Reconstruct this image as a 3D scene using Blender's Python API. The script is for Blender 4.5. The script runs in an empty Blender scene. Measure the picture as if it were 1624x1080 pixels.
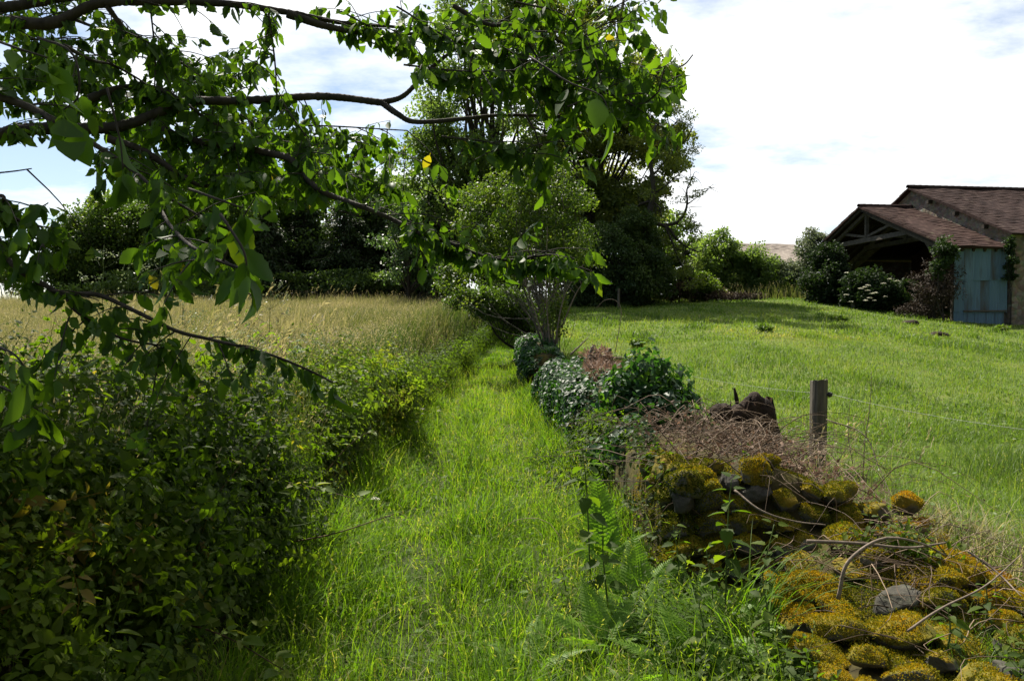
import bpy, math, random
import numpy as np
rng = np.random.default_rng(7)
random.seed(7)
R = math.radians
C = bpy.context.scene.collection
SC = bpy.context.scene

# ------------------------------------------------------------------ camera, sky, sun, exposure
F, CX, CY, HOR, EYE = 1244.0, 812.0, 540.0, 520.0, 1.65
PITCH = math.atan((CY - HOR) / F)
cam = bpy.data.cameras.new("camera"); camo = bpy.data.objects.new("camera", cam); C.objects.link(camo)
cam.sensor_fit = 'HORIZONTAL'; cam.sensor_width = 36.0; cam.lens = 36.0 * F / 1624.0
cam.clip_start = 0.05; cam.clip_end = 5000
camo.location = (0, 0, EYE); camo.rotation_euler = (math.pi / 2 - PITCH, 0, 0)
SC.camera = camo
SUN_AZ, SUN_EL = R(-24), R(52)          # azimuth from +Y towards +X
SUND = np.array([math.sin(SUN_AZ) * math.cos(SUN_EL), math.cos(SUN_AZ) * math.cos(SUN_EL), math.sin(SUN_EL)])
EXPOSURE = 1.05
SC.view_settings.view_transform = 'Standard'; SC.view_settings.look = 'None'
SC.view_settings.exposure = EXPOSURE; SC.view_settings.gamma = 1.0; SC.view_settings.use_curve_mapping = False
SC.render.engine = 'CYCLES'
SC.cycles.max_bounces = 7; SC.cycles.diffuse_bounces = 5; SC.cycles.glossy_bounces = 2
SC.cycles.transmission_bounces = 5; SC.cycles.transparent_max_bounces = 4
SC.cycles.sample_clamp_indirect = 6.0
SC.cycles.use_denoising = True

def make_world():
    w = bpy.data.worlds.new("World"); SC.world = w; w.use_nodes = True
    nt = w.node_tree; N = nt.nodes; L = nt.links; N.clear()
    out = N.new('ShaderNodeOutputWorld'); bg = N.new('ShaderNodeBackground'); bg2 = N.new('ShaderNodeBackground')
    sky = N.new('ShaderNodeTexSky'); sky.sky_type = 'NISHITA'; sky.sun_disc = False
    sky.sun_elevation = SUN_EL; sky.sun_rotation = SUN_AZ; sky.altitude = 300; sky.air_density = 1.0; sky.dust_density = 0.8
    bg.inputs['Strength'].default_value = 0.065
    L.new(sky.outputs[0], bg.inputs['Color'])
    tc = N.new('ShaderNodeTexCoord')
    sep = N.new('ShaderNodeSeparateXYZ'); L.new(tc.outputs['Generated'], sep.inputs[0])
    zz = N.new('ShaderNodeMath'); zz.operation = 'MAXIMUM'; L.new(sep.outputs['Z'], zz.inputs[0]); zz.inputs[1].default_value = 0.0
    za = N.new('ShaderNodeMath'); za.operation = 'ADD'; L.new(zz.outputs[0], za.inputs[0]); za.inputs[1].default_value = 0.16
    dv = N.new('ShaderNodeVectorMath'); dv.operation = 'SCALE'; L.new(tc.outputs['Generated'], dv.inputs[0])
    iv = N.new('ShaderNodeMath'); iv.operation = 'DIVIDE'; iv.inputs[0].default_value = 1.0; L.new(za.outputs[0], iv.inputs[1])
    L.new(iv.outputs[0], dv.inputs['Scale'])
    mp = N.new('ShaderNodeMapping'); L.new(dv.outputs[0], mp.inputs[0]); mp.inputs['Scale'].default_value = (0.75, 1.0, 0.3); mp.inputs['Location'].default_value = (3.1, 1.7, 0)
    nz = N.new('ShaderNodeTexNoise'); nz.inputs['Scale'].default_value = 2.1; nz.inputs['Detail'].default_value = 9; nz.inputs['Roughness'].default_value = 0.58
    L.new(mp.outputs[0], nz.inputs['Vector'])
    # clearer sky to the west (-x), thicker cloud round the sun and to the east
    ax = N.new('ShaderNodeMath'); ax.operation = 'MULTIPLY_ADD'; L.new(sep.outputs['X'], ax.inputs[0]); ax.inputs[1].default_value = 0.21; L.new(nz.outputs['Fac'], ax.inputs[2])
    rp = N.new('ShaderNodeValToRGB'); L.new(ax.outputs[0], rp.inputs[0])
    rp.color_ramp.elements[0].position = 0.36; rp.color_ramp.elements[0].color = (0, 0, 0, 1)
    rp.color_ramp.elements[1].position = 0.56; rp.color_ramp.elements[1].color = (1, 1, 1, 1)
    # cloud brightness: brighter towards the sun, dull behind
    dt = N.new('ShaderNodeVectorMath'); dt.operation = 'DOT_PRODUCT'; L.new(tc.outputs['Generated'], dt.inputs[0]); dt.inputs[1].default_value = tuple(SUND)
    mr = N.new('ShaderNodeMapRange'); L.new(dt.outputs['Value'], mr.inputs[0])
    mr.inputs[1].default_value = 0.1; mr.inputs[2].default_value = 0.58; mr.inputs[3].default_value = 0.08; mr.inputs[4].default_value = 0.68
    bg2.inputs['Color'].default_value = (0.97, 0.99, 1.0, 1)
    L.new(mr.outputs[0], bg2.inputs['Strength'])
    mx = N.new('ShaderNodeMixShader'); L.new(rp.outputs[0], mx.inputs[0]); L.new(bg.outputs[0], mx.inputs[1]); L.new(bg2.outputs[0], mx.inputs[2])
    L.new(mx.outputs[0], out.inputs[0])
make_world()
sl = bpy.data.lights.new("sun", 'SUN'); sl.energy = 5.0; sl.angle = R(0.5); sl.color = (1.0, 0.93, 0.80)
so = bpy.data.objects.new("sun", sl); C.objects.link(so); so.location = (-20, 40, 60)
from mathutils import Vector
so.rotation_euler = Vector((-SUND[0], -SUND[1], -SUND[2])).to_track_quat('-Z', 'Y').to_euler()

# ------------------------------------------------------------------ helpers
def W(px, py, d):
    """Point on the ray of photo pixel (px,py) at distance d along +Y from the eye."""
    u = (px - CX) / F; v = (CY - py) / F
    dy = math.cos(PITCH) + v * math.sin(PITCH); dz = -math.sin(PITCH) + v * math.cos(PITCH)
    return np.array([u / dy * d, d, EYE + dz / dy * d])
def proj(P):
    P = np.asarray(P, float); r = P - np.array([0, 0, EYE])
    fy = r[:, 1] * math.cos(PITCH) - r[:, 2] * math.sin(PITCH)
    up = r[:, 1] * math.sin(PITCH) + r[:, 2] * math.cos(PITCH)
    fy = np.maximum(fy, 1e-3)
    return CX + F * r[:, 0] / fy, CY - F * up / fy
def sstep(a, b, x):
    t = np.clip((np.asarray(x, float) - a) / (b - a), 0, 1); return t * t * (3 - 2 * t)
def nrm(v):
    return v / np.maximum(np.linalg.norm(v, axis=-1, keepdims=True), 1e-9)
_nk = np.random.default_rng(3).normal(size=(14, 3)); _np = np.random.default_rng(4).uniform(0, 6.28, 14)
def noise(x, y, z=0.0, s=1.0):
    """cheap smooth noise in -1..1"""
    o = 0
    for i in range(14):
        f = s * (0.55 + 0.16 * i); k = _nk[i] / np.linalg.norm(_nk[i])
        o = o + np.sin(f * (k[0] * x + k[1] * y + k[2] * z) * 2 + _np[i]) / (1 + 0.22 * i)
    return o / 3.6

class Acc:
    """collects geometry for ONE mesh object"""
    def __init__(s): s.V = []; s.T = []; s.F = []; s.n = 0
    def add(s, V, faces, tint=0.5):
        V = np.asarray(V, np.float32).reshape(-1, 3)
        s.V.append(V)
        t = np.empty(len(V), np.float32); t[:] = tint; s.T.append(t)
        for f in (faces if isinstance(faces, list) else [faces]):
            f = np.asarray(f, np.int64)
            if f.size: s.F.append(f + s.n)
        s.n += len(V)
    def inst(s, T, O, X, Y, Z, tint):
        """template T=(V,[F..]) copied to origins O with axes X,Y,Z (n,3 incl. scale)"""
        V, Fs = T; n = len(O)
        if n == 0: return
        P = O[:, None, :] + V[None, :, 0:1] * X[:, None, :] + V[None, :, 1:2] * Y[:, None, :] + V[None, :, 2:3] * Z[:, None, :]
        k = len(V); off = (np.arange(n) * k)[:, None, None]
        s.add(P.reshape(-1, 3), [(f[None] + off).reshape(-1, f.shape[1]) for f in Fs], np.repeat(np.broadcast_to(tint, (n,)), k))
    def tube(s, pts, rad, k=5, tint=0.5, cap=True):
        P = np.asarray(pts, float); m = len(P)
        rad = np.broadcast_to(np.asarray(rad, float), (m,))
        t = nrm(np.gradient(P, axis=0)); a = np.array([0.31, 0.17, 0.93]) if abs(t[0][2]) < .9 else np.array([1., .1, 0])
        a = np.cross(t[0], a); N = np.empty_like(P)
        for i in range(m):
            a = a - t[i] * a.dot(t[i]); a = a / max(np.linalg.norm(a), 1e-9); N[i] = a
        B = np.cross(t, N); th = np.arange(k) * 2 * math.pi / k
        V = P[:, None] + rad[:, None, None] * (np.cos(th)[None, :, None] * N[:, None] + np.sin(th)[None, :, None] * B[:, None])
        i = np.arange(m - 1)[:, None] * k; j = np.arange(k)[None]; j2 = (j + 1) % k
        Fq = np.stack([i + j, i + j2, i + k + j2, i + k + j], -1).reshape(-1, 4)
        fs = [Fq]
        if cap and k in (3, 4, 5, 6, 8, 10, 12): fs += [np.arange(k)[None, ::-1], (m - 1) * k + np.arange(k)[None]]
        s.add(V.reshape(-1, 3), fs, tint)
    def box(s, lo, hi, M=None, tint=0.5):
        x0, y0, z0 = lo; x1, y1, z1 = hi
        V = np.array([[x0, y0, z0], [x1, y0, z0], [x1, y1, z0], [x0, y1, z0], [x0, y0, z1], [x1, y0, z1], [x1, y1, z1], [x0, y1, z1]], float)
        if M is not None: V = np.array([M(*v) for v in V])
        s.add(V, np.array([[0, 3, 2, 1], [4, 5, 6, 7], [0, 1, 5, 4], [1, 2, 6, 5], [2, 3, 7, 6], [3, 0, 4, 7]]), tint)
    def bar(s, a, b, w, h, up=(0, 0, 1), tint=0.5):
        """a squared timber from a to b"""
        a = np.array(a, float); b = np.array(b, float); t = nrm(b - a); x = nrm(np.cross(t, np.array(up, float))); z = np.cross(x, t)
        V = [p + sx * x * w / 2 + sz * z * h / 2 for p in (a, b) for sx, sz in ((-1, -1), (1, -1), (1, 1), (-1, 1))]
        s.add(V, np.array([[0, 1, 2, 3], [7, 6, 5, 4], [0, 4, 5, 1], [1, 5, 6, 2], [2, 6, 7, 3], [3, 7, 4, 0]]), tint)
    def mesh(s, name, mat, smooth=True):
        me = bpy.data.meshes.new(name)
        V = np.concatenate(s.V) if s.V else np.zeros((0, 3), np.float32)
        me.vertices.add(len(V)); me.vertices.foreach_set("co", V.ravel())
        tot = sum(f.size for f in s.F); cnt = sum(len(f) for f in s.F)
        me.loops.add(tot); me.polygons.add(cnt)
        li = np.concatenate([f.ravel() for f in s.F]).astype(np.int32)
        sz = np.concatenate([np.full(len(f), f.shape[1], np.int32) for f in s.F])
        me.loops.foreach_set("vertex_index", li)
        me.polygons.foreach_set("loop_start", np.concatenate([[0], np.cumsum(sz)[:-1]]).astype(np.int32))
        me.polygons.foreach_set("loop_total", sz)
        me.polygons.foreach_set("use_smooth", np.full(cnt, smooth, bool))
        at = me.attributes.new("tint", 'FLOAT', 'POINT'); at.data.foreach_set("value", np.concatenate(s.T))
        me.update(calc_edges=True); me.materials.append(mat)
        return me
    def obj(s, name, mat, parent=None, smooth=True):
        return link(name, s.mesh(name, mat, smooth), parent)
def link(name, data, parent=None):
    o = bpy.data.objects.new(name, data); C.objects.link(o)
    if parent is not None:
        o.parent = parent
        p = parent
        loc = np.array(p.location)
        while p.parent: p = p.parent; loc = loc + np.array(p.location)
        o.location = tuple(-loc) if data is not None else (0, 0, 0)   # meshes are written in world coordinates
    return o
def tag(o, label=None, cat=None, group=None, kind=None):
    if label: o["label"] = label
    if cat: o["category"] = cat
    if group: o["group"] = group
    if kind: o["kind"] = kind
    return o
def thing(name, label, cat, loc, group=None):
    o = bpy.data.objects.new(name, None); C.objects.link(o); o.location = tuple(float(v) for v in loc); o.empty_display_size = 0.2
    return tag(o, label, cat, group, 'thing')
def spline(pts, n):
    """Catmull-Rom through pts (any columns) resampled to n rows"""
    P = np.asarray(pts, float); m = len(P)
    if m == 2: return P[0] + (P[1] - P[0]) * np.linspace(0, 1, n)[:, None]
    Q = np.vstack([2 * P[0] - P[1], P, 2 * P[-1] - P[-2]])
    t = np.linspace(0, m - 1 - 1e-6, n); i = t.astype(int); f = (t - i)[:, None]
    a, b, c, d = Q[i], Q[i + 1], Q[i + 2], Q[i + 3]
    return .5 * (2 * b + (c - a) * f + (2 * a - 5 * b + 4 * c - d) * f ** 2 + (3 * b - a - 3 * c + d) * f ** 3)
def frames(axis, up):
    """X,Y,Z unit axes: Y along the leaf, Z its normal"""
    Y = nrm(axis); X = nrm(np.cross(Y, up)); Z = np.cross(X, Y); return X, Y, Z
def rdir(n):
    return nrm(rng.normal(size=(n, 3)))

# ------------------------------------------------------------------ materials
def new_mat(name):
    m = bpy.data.materials.new(name); m.use_nodes = True
    nt = m.node_tree; nt.nodes.clear(); return m, nt.nodes, nt.links
def ramp(N, cols):
    r = N.new('ShaderNodeValToRGB'); e = r.color_ramp.elements
    while len(e) < len(cols): e.new(0.5)
    for i, (p, c) in enumerate(cols): e[i].position = p; e[i].color = (*c, 1)
    return r
def leaf_mat(name, cols, trans=0.42, tb=(1.6, 1.7, 0.9), rough=0.45, spec=0.35, noise_s=0):
    m, N, L = new_mat(name)
    out = N.new('ShaderNodeOutputMaterial'); at = N.new('ShaderNodeAttribute'); at.attribute_name = 'tint'
    rp = ramp(N, cols); L.new(at.outputs['Fac'], rp.inputs[0])
    pb = N.new('ShaderNodeBsdfPrincipled'); pb.inputs['Roughness'].default_value = rough; pb.inputs['Specular IOR Level'].default_value = spec
    col = rp.outputs[0]
    L.new(col, pb.inputs['Base Color'])
    tr = N.new('ShaderNodeBsdfTranslucent')
    mu = N.new('ShaderNodeMix'); mu.data_type = 'RGBA'; mu.blend_type = 'MULTIPLY'; mu.inputs[0].default_value = 1.0
    L.new(col, mu.inputs[6]); mu.inputs[7].default_value = (*tb, 1); L.new(mu.outputs[2], tr.inputs[0])
    mx = N.new('ShaderNodeMixShader'); mx.inputs[0].default_value = trans
    L.new(pb.outputs[0], mx.inputs[1]); L.new(tr.outputs[0], mx.inputs[2]); L.new(mx.outputs[0], out.inputs[0])
    return m
def solid_mat(name, cols, scale=6.0, rough=0.85, bump=0.0, bscale=None, stretch=(1, 1, 1), spec=0.2, tint_mix=0.0, detail=6, coord='Object'):
    """noise-coloured opaque material"""
    m, N, L = new_mat(name)
    out = N.new('ShaderNodeOutputMaterial'); pb = N.new('ShaderNodeBsdfPrincipled')
    pb.inputs['Roughness'].default_value = rough; pb.inputs['Specular IOR Level'].default_value = spec
    tc = N.new('ShaderNodeTexCoord'); mp = N.new('ShaderNodeMapping'); mp.inputs['Scale'].default_value = stretch; L.new(tc.outputs[coord], mp.inputs[0])
    nz = N.new('ShaderNodeTexNoise'); nz.inputs['Scale'].default_value = scale; nz.inputs['Detail'].default_value = detail; nz.inputs['Roughness'].default_value = .62
    L.new(mp.outputs[0], nz.inputs['Vector'])
    fac = nz.outputs['Fac']
    if tint_mix > 0:
        at = N.new('ShaderNodeAttribute'); at.attribute_name = 'tint'
        ml = N.new('ShaderNodeMath'); ml.operation = 'SUBTRACT'; L.new(at.outputs['Fac'], ml.inputs[0]); ml.inputs[1].default_value = .5
        ma = N.new('ShaderNodeMath'); ma.operation = 'MULTIPLY_ADD'; L.new(ml.outputs[0], ma.inputs[0]); ma.inputs[1].default_value = tint_mix; L.new(fac, ma.inputs[2])
        fac = ma.outputs[0]
    rp = ramp(N, cols); L.new(fac, rp.inputs[0]); L.new(rp.outputs[0], pb.inputs['Base Color'])
    if bump:
        n2 = N.new('ShaderNodeTexNoise'); n2.inputs['Scale'].default_value = bscale or scale * 3; n2.inputs['Detail'].default_value = 8; L.new(mp.outputs[0], n2.inputs['Vector'])
        bp = N.new('ShaderNodeBump'); bp.inputs['Strength'].default_value = bump; bp.inputs['Distance'].default_value = .02
        L.new(n2.outputs['Fac'], bp.inputs['Height']); L.new(bp.outputs[0], pb.inputs['Normal'])
    L.new(pb.outputs[0], out.inputs[0]); return m

M = {}
M['cherry'] = leaf_mat('cherry_leaf', [(0, (.024, .055, .010)), (.5, (.045, .10, .012)), (.86, (.08, .15, .014)), (1, (.20, .19, .02))], trans=.47, tb=(2.6, 2.4, .6), rough=.5, spec=.2)
M['nettle'] = leaf_mat('hedge_leaf', [(0, (.02, .038, .006)), (.5, (.046, .08, .009)), (.9, (.105, .14, .015)), (1, (.16, .12, .03))], trans=.48, tb=(2.5, 2.7, .6), rough=.6, spec=.14)
M['bramble'] = leaf_mat('bramble_leaf', [(0, (.04, .07, .010)), (.6, (.09, .14, .018)), (.9, (.15, .17, .03)), (1, (.22, .17, .06))], trans=.45, tb=(2.3, 2.5, .7), rough=.6, spec=.16)
M['ivy'] = leaf_mat('ivy_leaf', [(0, (.012, .035, .012)), (.6, (.025, .07, .02)), (1, (.08, .15, .025))], trans=.32, tb=(2.6, 2.8, .7), rough=.5, spec=.26)
M['lane'] = leaf_mat('lane_grass_blade', [(0, (.055, .10, .010)), (.5, (.085, .17, .014)), (.85, (.135, .205, .022)), (1, (.24, .23, .11))], trans=.5, tb=(1.95, 2.0, .5), rough=.55, spec=.12)
M['meadow'] = leaf_mat('meadow_grass_blade', [(0, (.065, .105, .02)), (.35, (.13, .15, .04)), (.65, (.215, .20, .105)), (.85, (.30, .255, .165)), (1, (.40, .34, .24))], trans=.35, tb=(1.5, 1.5, .9), rough=.6, spec=.2)
M['pasture'] = leaf_mat('pasture_grass_blade', [(0, (.05, .09, .014)), (.5, (.10, .165, .028)), (.9, (.165, .205, .045)), (1, (.27, .24, .11))], trans=.42, tb=(1.75, 1.85, .65), rough=.5, spec=.25)
M['fern'] = leaf_mat('fern_leaf', [(0, (.08, .16, .018)), (1, (.16, .27, .03))], trans=.48, tb=(2.0, 2.2, .7), rough=.5, spec=.25)
M['oak'] = leaf_mat('oak_leaf', [(0, (.055, .09, .028)), (.6, (.11, .165, .05)), (1, (.17, .22, .07))], trans=.48, tb=(2.0, 2.1, .8), rough=.5, spec=.3)
M['oakwarm'] = leaf_mat('lime_leaf', [(0, (.065, .10, .026)), (.6, (.14, .18, .048)), (1, (.23, .22, .065))], trans=.5, tb=(2.0, 1.9, .8), rough=.5, spec=.3)
M['hazel'] = leaf_mat('hazel_leaf', [(0, (.034, .062, .013)), (.6, (.062, .108, .019)), (1, (.125, .165, .03))], trans=.42, tb=(2.0, 2.0, .7), rough=.5, spec=.25)
M['ash'] = leaf_mat('ash_leaf', [(0, (.035, .07, .025)), (1, (.09, .15, .06))], trans=.38, tb=(1.8, 1.9, .9), rough=.4, spec=.4)
M['willow'] = leaf_mat('willow_leaf', [(0, (.08, .11, .06)), (1, (.19, .22, .14))], trans=.35, tb=(1.4, 1.4, 1.0), rough=.5, spec=.3)
M['conifer'] = leaf_mat('conifer_needle', [(0, (.02, .038, .016)), (.7, (.046, .075, .024)), (1, (.08, .115, .032))], trans=.3, tb=(1.6, 1.8, .8), rough=.6, spec=.2)
M['shade_leaf'] = leaf_mat('shaded_bush_leaf', [(0, (.018, .032, .012)), (.6, (.035, .058, .02)), (1, (.06, .09, .028))], trans=.25, tb=(1.6, 1.8, .8), rough=.6, spec=.15)  # shadow side of the barn bushes is put into this darkened leaf colour
M['wood_edge'] = leaf_mat('hornbeam_leaf', [(0, (.035, .065, .014)), (.6, (.065, .11, .022)), (1, (.12, .16, .028))], trans=.42, tb=(1.9, 2.0, .7), rough=.5, spec=.25)
M['dead'] = leaf_mat('dead_stem', [(0, (.04, .028, .018)), (.5, (.13, .09, .06)), (1, (.30, .22, .15))], trans=.1, tb=(1, 1, 1), rough=.7, spec=.2)
M['bracken'] = leaf_mat('dead_bracken', [(0, (.09, .055, .038)), (1, (.28, .19, .14))], trans=.25, tb=(1.2, 1.1, 1), rough=.7, spec=.15)
M['moss'] = leaf_mat('moss_tuft', [(0, (.035, .055, .009)), (.35, (.12, .135, .012)), (.7, (.30, .235, .016)), (1, (.34, .19, .018))], trans=.35, tb=(1.7, 1.5, .5), rough=.7, spec=.1)
M['flower'] = leaf_mat('white_flower', [(0, (.55, .53, .42)), (1, (.75, .74, .64))], trans=.3, tb=(1.1, 1.1, 1.0), rough=.6, spec=.2)
M['bark'] = solid_mat('dark_bark', [(.3, (.022, .018, .014)), (.7, (.06, .052, .044))], scale=14, bump=.5, stretch=(1, 1, .35), rough=.85)
M['greybark'] = solid_mat('grey_bark', [(.3, (.07, .06, .05)), (.7, (.19, .17, .145))], scale=10, bump=.4, stretch=(1, 1, .3), rough=.85)
M['greenstem'] = solid_mat('green_stem', [(.3, (.05, .085, .02)), (.7, (.10, .14, .035))], scale=20, rough=.6)
M['reedstem'] = solid_mat('red_stem', [(.3, (.06, .035, .02)), (.7, (.11, .07, .035))], scale=20, rough=.6)
M['stick'] = solid_mat('dead_stick', [(.3, (.10, .075, .055)), (.7, (.24, .19, .15))], scale=12, rough=.8, bump=.3)
M['stone'] = solid_mat('lichen_stone', [(.3, (.045, .043, .038)), (.55, (.11, .105, .09)), (.75, (.20, .19, .16))], scale=7, rough=.9, bump=.7, bscale=22)
M['soil'] = solid_mat('wall_soil', [(.3, (.02, .016, .009)), (.5, (.05, .042, .012)), (.7, (.10, .085, .012))], scale=7, rough=.95, bump=.6)
M['post'] = solid_mat('weathered_post', [(.3, (.05, .045, .035)), (.55, (.12, .105, .08)), (.75, (.21, .19, .15))], scale=16, rough=.85, bump=.6, bscale=30, stretch=(1, 1, .14))
M['rot'] = solid_mat('rotten_wood', [(.3, (.010, .007, .005)), (.75, (.045, .028, .018))], scale=10, rough=.9, bump=.9, bscale=25)
M['black'] = solid_mat('black_plastic', [(0, (.012, .012, .012)), (1, (.02, .02, .02))], rough=.4, spec=.5)
M['wire'] = solid_mat('galvanised_wire', [(0, (.22, .23, .22)), (1, (.34, .34, .33))], rough=.45, spec=.5)
M['timber'] = solid_mat('barn_timber', [(.3, (.06, .052, .043)), (.7, (.14, .12, .10))], scale=9, rough=.8, stretch=(.5, .5, .5))
M['tin_dark'] = solid_mat('rusted_tin', [(.3, (.10, .12, .13)), (.6, (.18, .20, .21)), (.75, (.13, .07, .045))], scale=3, rough=.6, stretch=(1, 1, .25))
M['snail'] = solid_mat('pale_petal', [(0, (.5, .5, .5)), (1, (.7, .7, .7))])

M['barestone'] = solid_mat('bare_lichen_stone', [(.3, (.025, .024, .02)), (.55, (.06, .056, .046)), (.7, (.10, .10, .07)), (.8, (.15, .14, .12))], scale=7, rough=.9, bump=.8, bscale=22)
def mossy_stone():
    m = M['stone']; N, L = m.node_tree.nodes, m.node_tree.links; pb = [n for n in N if n.type == 'BSDF_PRINCIPLED'][0]; src = pb.inputs['Base Color'].links[0].from_socket
    g_ = N.new('ShaderNodeNewGeometry'); sp = N.new('ShaderNodeSeparateXYZ'); L.new(g_.outputs['Normal'], sp.inputs[0]); nz = N.new('ShaderNodeTexNoise'); nz.inputs['Scale'].default_value = 4.5; nz.inputs['Detail'].default_value = 7; L.new(g_.outputs['Position'], nz.inputs['Vector'])
    ad = N.new('ShaderNodeMath'); ad.operation = 'MULTIPLY_ADD'; L.new(sp.outputs['Z'], ad.inputs[0]); ad.inputs[1].default_value = .28; L.new(nz.outputs['Fac'], ad.inputs[2])
    r_ = ramp(N, [(.50, (0, 0, 0)), (.60, (1, 1, 1))]); L.new(ad.outputs[0], r_.inputs[0]); mx = N.new('ShaderNodeMix'); mx.data_type = 'RGBA'; L.new(r_.outputs[0], mx.inputs[0]); L.new(src, mx.inputs[6])
    c_ = ramp(N, [(.3, (.06, .065, .008)), (.55, (.15, .12, .012)), (.75, (.22, .14, .012))]); n2 = N.new('ShaderNodeTexNoise'); n2.inputs['Scale'].default_value = 9; n2.inputs['Detail'].default_value = 8; L.new(g_.outputs['Position'], n2.inputs['Vector']); L.new(n2.outputs['Fac'], c_.inputs[0]); L.new(c_.outputs[0], mx.inputs[7]); L.new(mx.outputs[2], pb.inputs['Base Color'])
mossy_stone()
def ground_mat():
    m, N, L = new_mat('field_soil')
    out = N.new('ShaderNodeOutputMaterial'); pb = N.new('ShaderNodeBsdfPrincipled'); pb.inputs['Roughness'].default_value = .95; pb.inputs['Specular IOR Level'].default_value = .1
    at = N.new('ShaderNodeAttribute'); at.attribute_name = 'tint'
    geo = N.new('ShaderNodeNewGeometry')
    n1 = N.new('ShaderNodeTexNoise'); n1.inputs['Scale'].default_value = .9; n1.inputs['Detail'].default_value = 9; n1.inputs['Roughness'].default_value = .7; L.new(geo.outputs['Position'], n1.inputs['Vector'])
    green = ramp(N, [(.3, (.045, .075, .012)), (.5, (.085, .125, .02)), (.7, (.15, .16, .045))]); L.new(n1.outputs['Fac'], green.inputs[0])
    hay = ramp(N, [(.3, (.07, .085, .025)), (.55, (.14, .125, .055)), (.75, (.22, .18, .10))]); L.new(n1.outputs['Fac'], hay.inputs[0])
    soil = ramp(N, [(.3, (.018, .02, .008)), (.7, (.05, .05, .018))]); L.new(n1.outputs['Fac'], soil.inputs[0])
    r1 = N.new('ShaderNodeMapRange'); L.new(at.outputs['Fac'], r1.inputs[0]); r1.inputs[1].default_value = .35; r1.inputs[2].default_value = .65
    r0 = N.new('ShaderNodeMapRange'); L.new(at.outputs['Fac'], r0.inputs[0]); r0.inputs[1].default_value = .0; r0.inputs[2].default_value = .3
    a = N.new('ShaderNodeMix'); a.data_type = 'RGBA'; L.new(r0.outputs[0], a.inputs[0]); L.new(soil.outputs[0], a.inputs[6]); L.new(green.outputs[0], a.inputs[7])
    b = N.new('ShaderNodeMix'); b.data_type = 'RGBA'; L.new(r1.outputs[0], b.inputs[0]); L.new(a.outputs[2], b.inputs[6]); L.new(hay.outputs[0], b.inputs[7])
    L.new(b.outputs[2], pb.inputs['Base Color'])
    n2 = N.new('ShaderNodeTexNoise'); n2.inputs['Scale'].default_value = 14; n2.inputs['Detail'].default_value = 6; L.new(geo.outputs['Position'], n2.inputs['Vector'])
    bp = N.new('ShaderNodeBump'); bp.inputs['Strength'].default_value = .8; bp.inputs['Distance'].default_value = .06; L.new(n2.outputs['Fac'], bp.inputs['Height']); L.new(bp.outputs[0], pb.inputs['Normal'])
    L.new(pb.outputs[0], out.inputs[0]); return m
M['ground'] = ground_mat()

# ------------------------------------------------------------------ terrain
def xl(y): return np.interp(y, [-30, 0, 3.7, 8, 10.5, 22, 33, 45, 60], [-1.1, -1.15, -1.2, -1.5, -1.6, -1.62, -1.4, -.7, 0])
def xr(y): return np.interp(y, [-30, 0, 3.7, 5, 9.6, 14, 22, 33, 45, 60], [1.3, 1.25, 1.05, .92, .66, .42, .18, .25, .9, 1.6])
def zlane(y): return np.interp(y, [-30, 0, 4, 10.5, 22, 33, 45, 60, 100, 400], [-.1, -.02, 0, .1, .24, .6, 1.65, 3.1, 4.2, 5])
def zleft(y): return np.interp(y, [-30, 0, 8, 20, 40, 60, 100, 400], [.4, .45, .6, 1.32, 2.6, 3.6, 4.2, 5])
def zright(x, y):
    b = np.interp(y, [-30, 0, 8.5, 20, 30, 42, 60, 100, 400], [.05, .06, .1, .95, 1.85, 2.9, 4.0, 4.4, 5])
    g = np.interp(x / np.maximum(y, 6), [-.1, .15, .35, .43, .56, .65, .9, 2], [1.0, 1.0, 1.08, 1.03, .86, .75, .65, .6])
    g = 1 + (g - 1) * (1 - sstep(60, 110, y))
    return b * g
def height(x, y):
    x = np.asarray(x, float); y = np.asarray(y, float)
    L_, R_ = xl(y), xr(y)
    bl = sstep(0, .75, L_ - x); br = sstep(0, 1.1, x - R_)
    n = .035 * noise(x, y, 0, .9) + .012 * noise(x, y, 3, 3.5)
    lump = .05 * noise(x, y, 7, .45)
    z = zlane(y) * (1 - bl) * (1 - br) + bl * (zleft(y) + .22 * np.exp(-((L_ - x - .7) / .6) ** 2) + lump) + br * (zright(x, y) + lump)
    c = (L_ + R_) / 2
    z = z - .03 * np.exp(-((np.abs(x - c) - .45) / .22) ** 2) * (1 - bl) * (1 - br)
    return z + n
def grid(xs, ys):
    X, Y = np.meshgrid(xs, ys); Z = height(X, Y)
    nx, ny = len(xs), len(ys); i = np.arange(ny - 1)[:, None] * nx; j = np.arange(nx - 1)[None]
    Fq = np.stack([i + j, i + j + 1, i + nx + j + 1, i + nx + j], -1).reshape(-1, 4)
    return np.stack([X, Y, Z], -1).reshape(-1, 3), Fq
def far(a, b, n): return np.sign(b) * np.geomspace(abs(a), abs(b), n)
xs = np.unique(np.concatenate([far(6, -700, 34), np.arange(-6, 6.01, .14), far(6, 700, 34)]))
ys = np.unique(np.concatenate([-far(3, 200, 14), np.arange(-3, 14, .18), np.arange(14, 60, .6), far(60, 900, 22)]))
g = Acc(); V, Fq = grid(xs, ys)
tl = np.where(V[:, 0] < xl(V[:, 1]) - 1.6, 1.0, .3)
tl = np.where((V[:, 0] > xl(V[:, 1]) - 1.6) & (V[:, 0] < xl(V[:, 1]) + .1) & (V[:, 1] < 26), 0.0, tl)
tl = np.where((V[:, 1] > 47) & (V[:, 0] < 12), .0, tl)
g.add(V, Fq, tl.astype(np.float32)); ground = tag(g.obj('ground', M['ground']), kind='structure')
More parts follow.
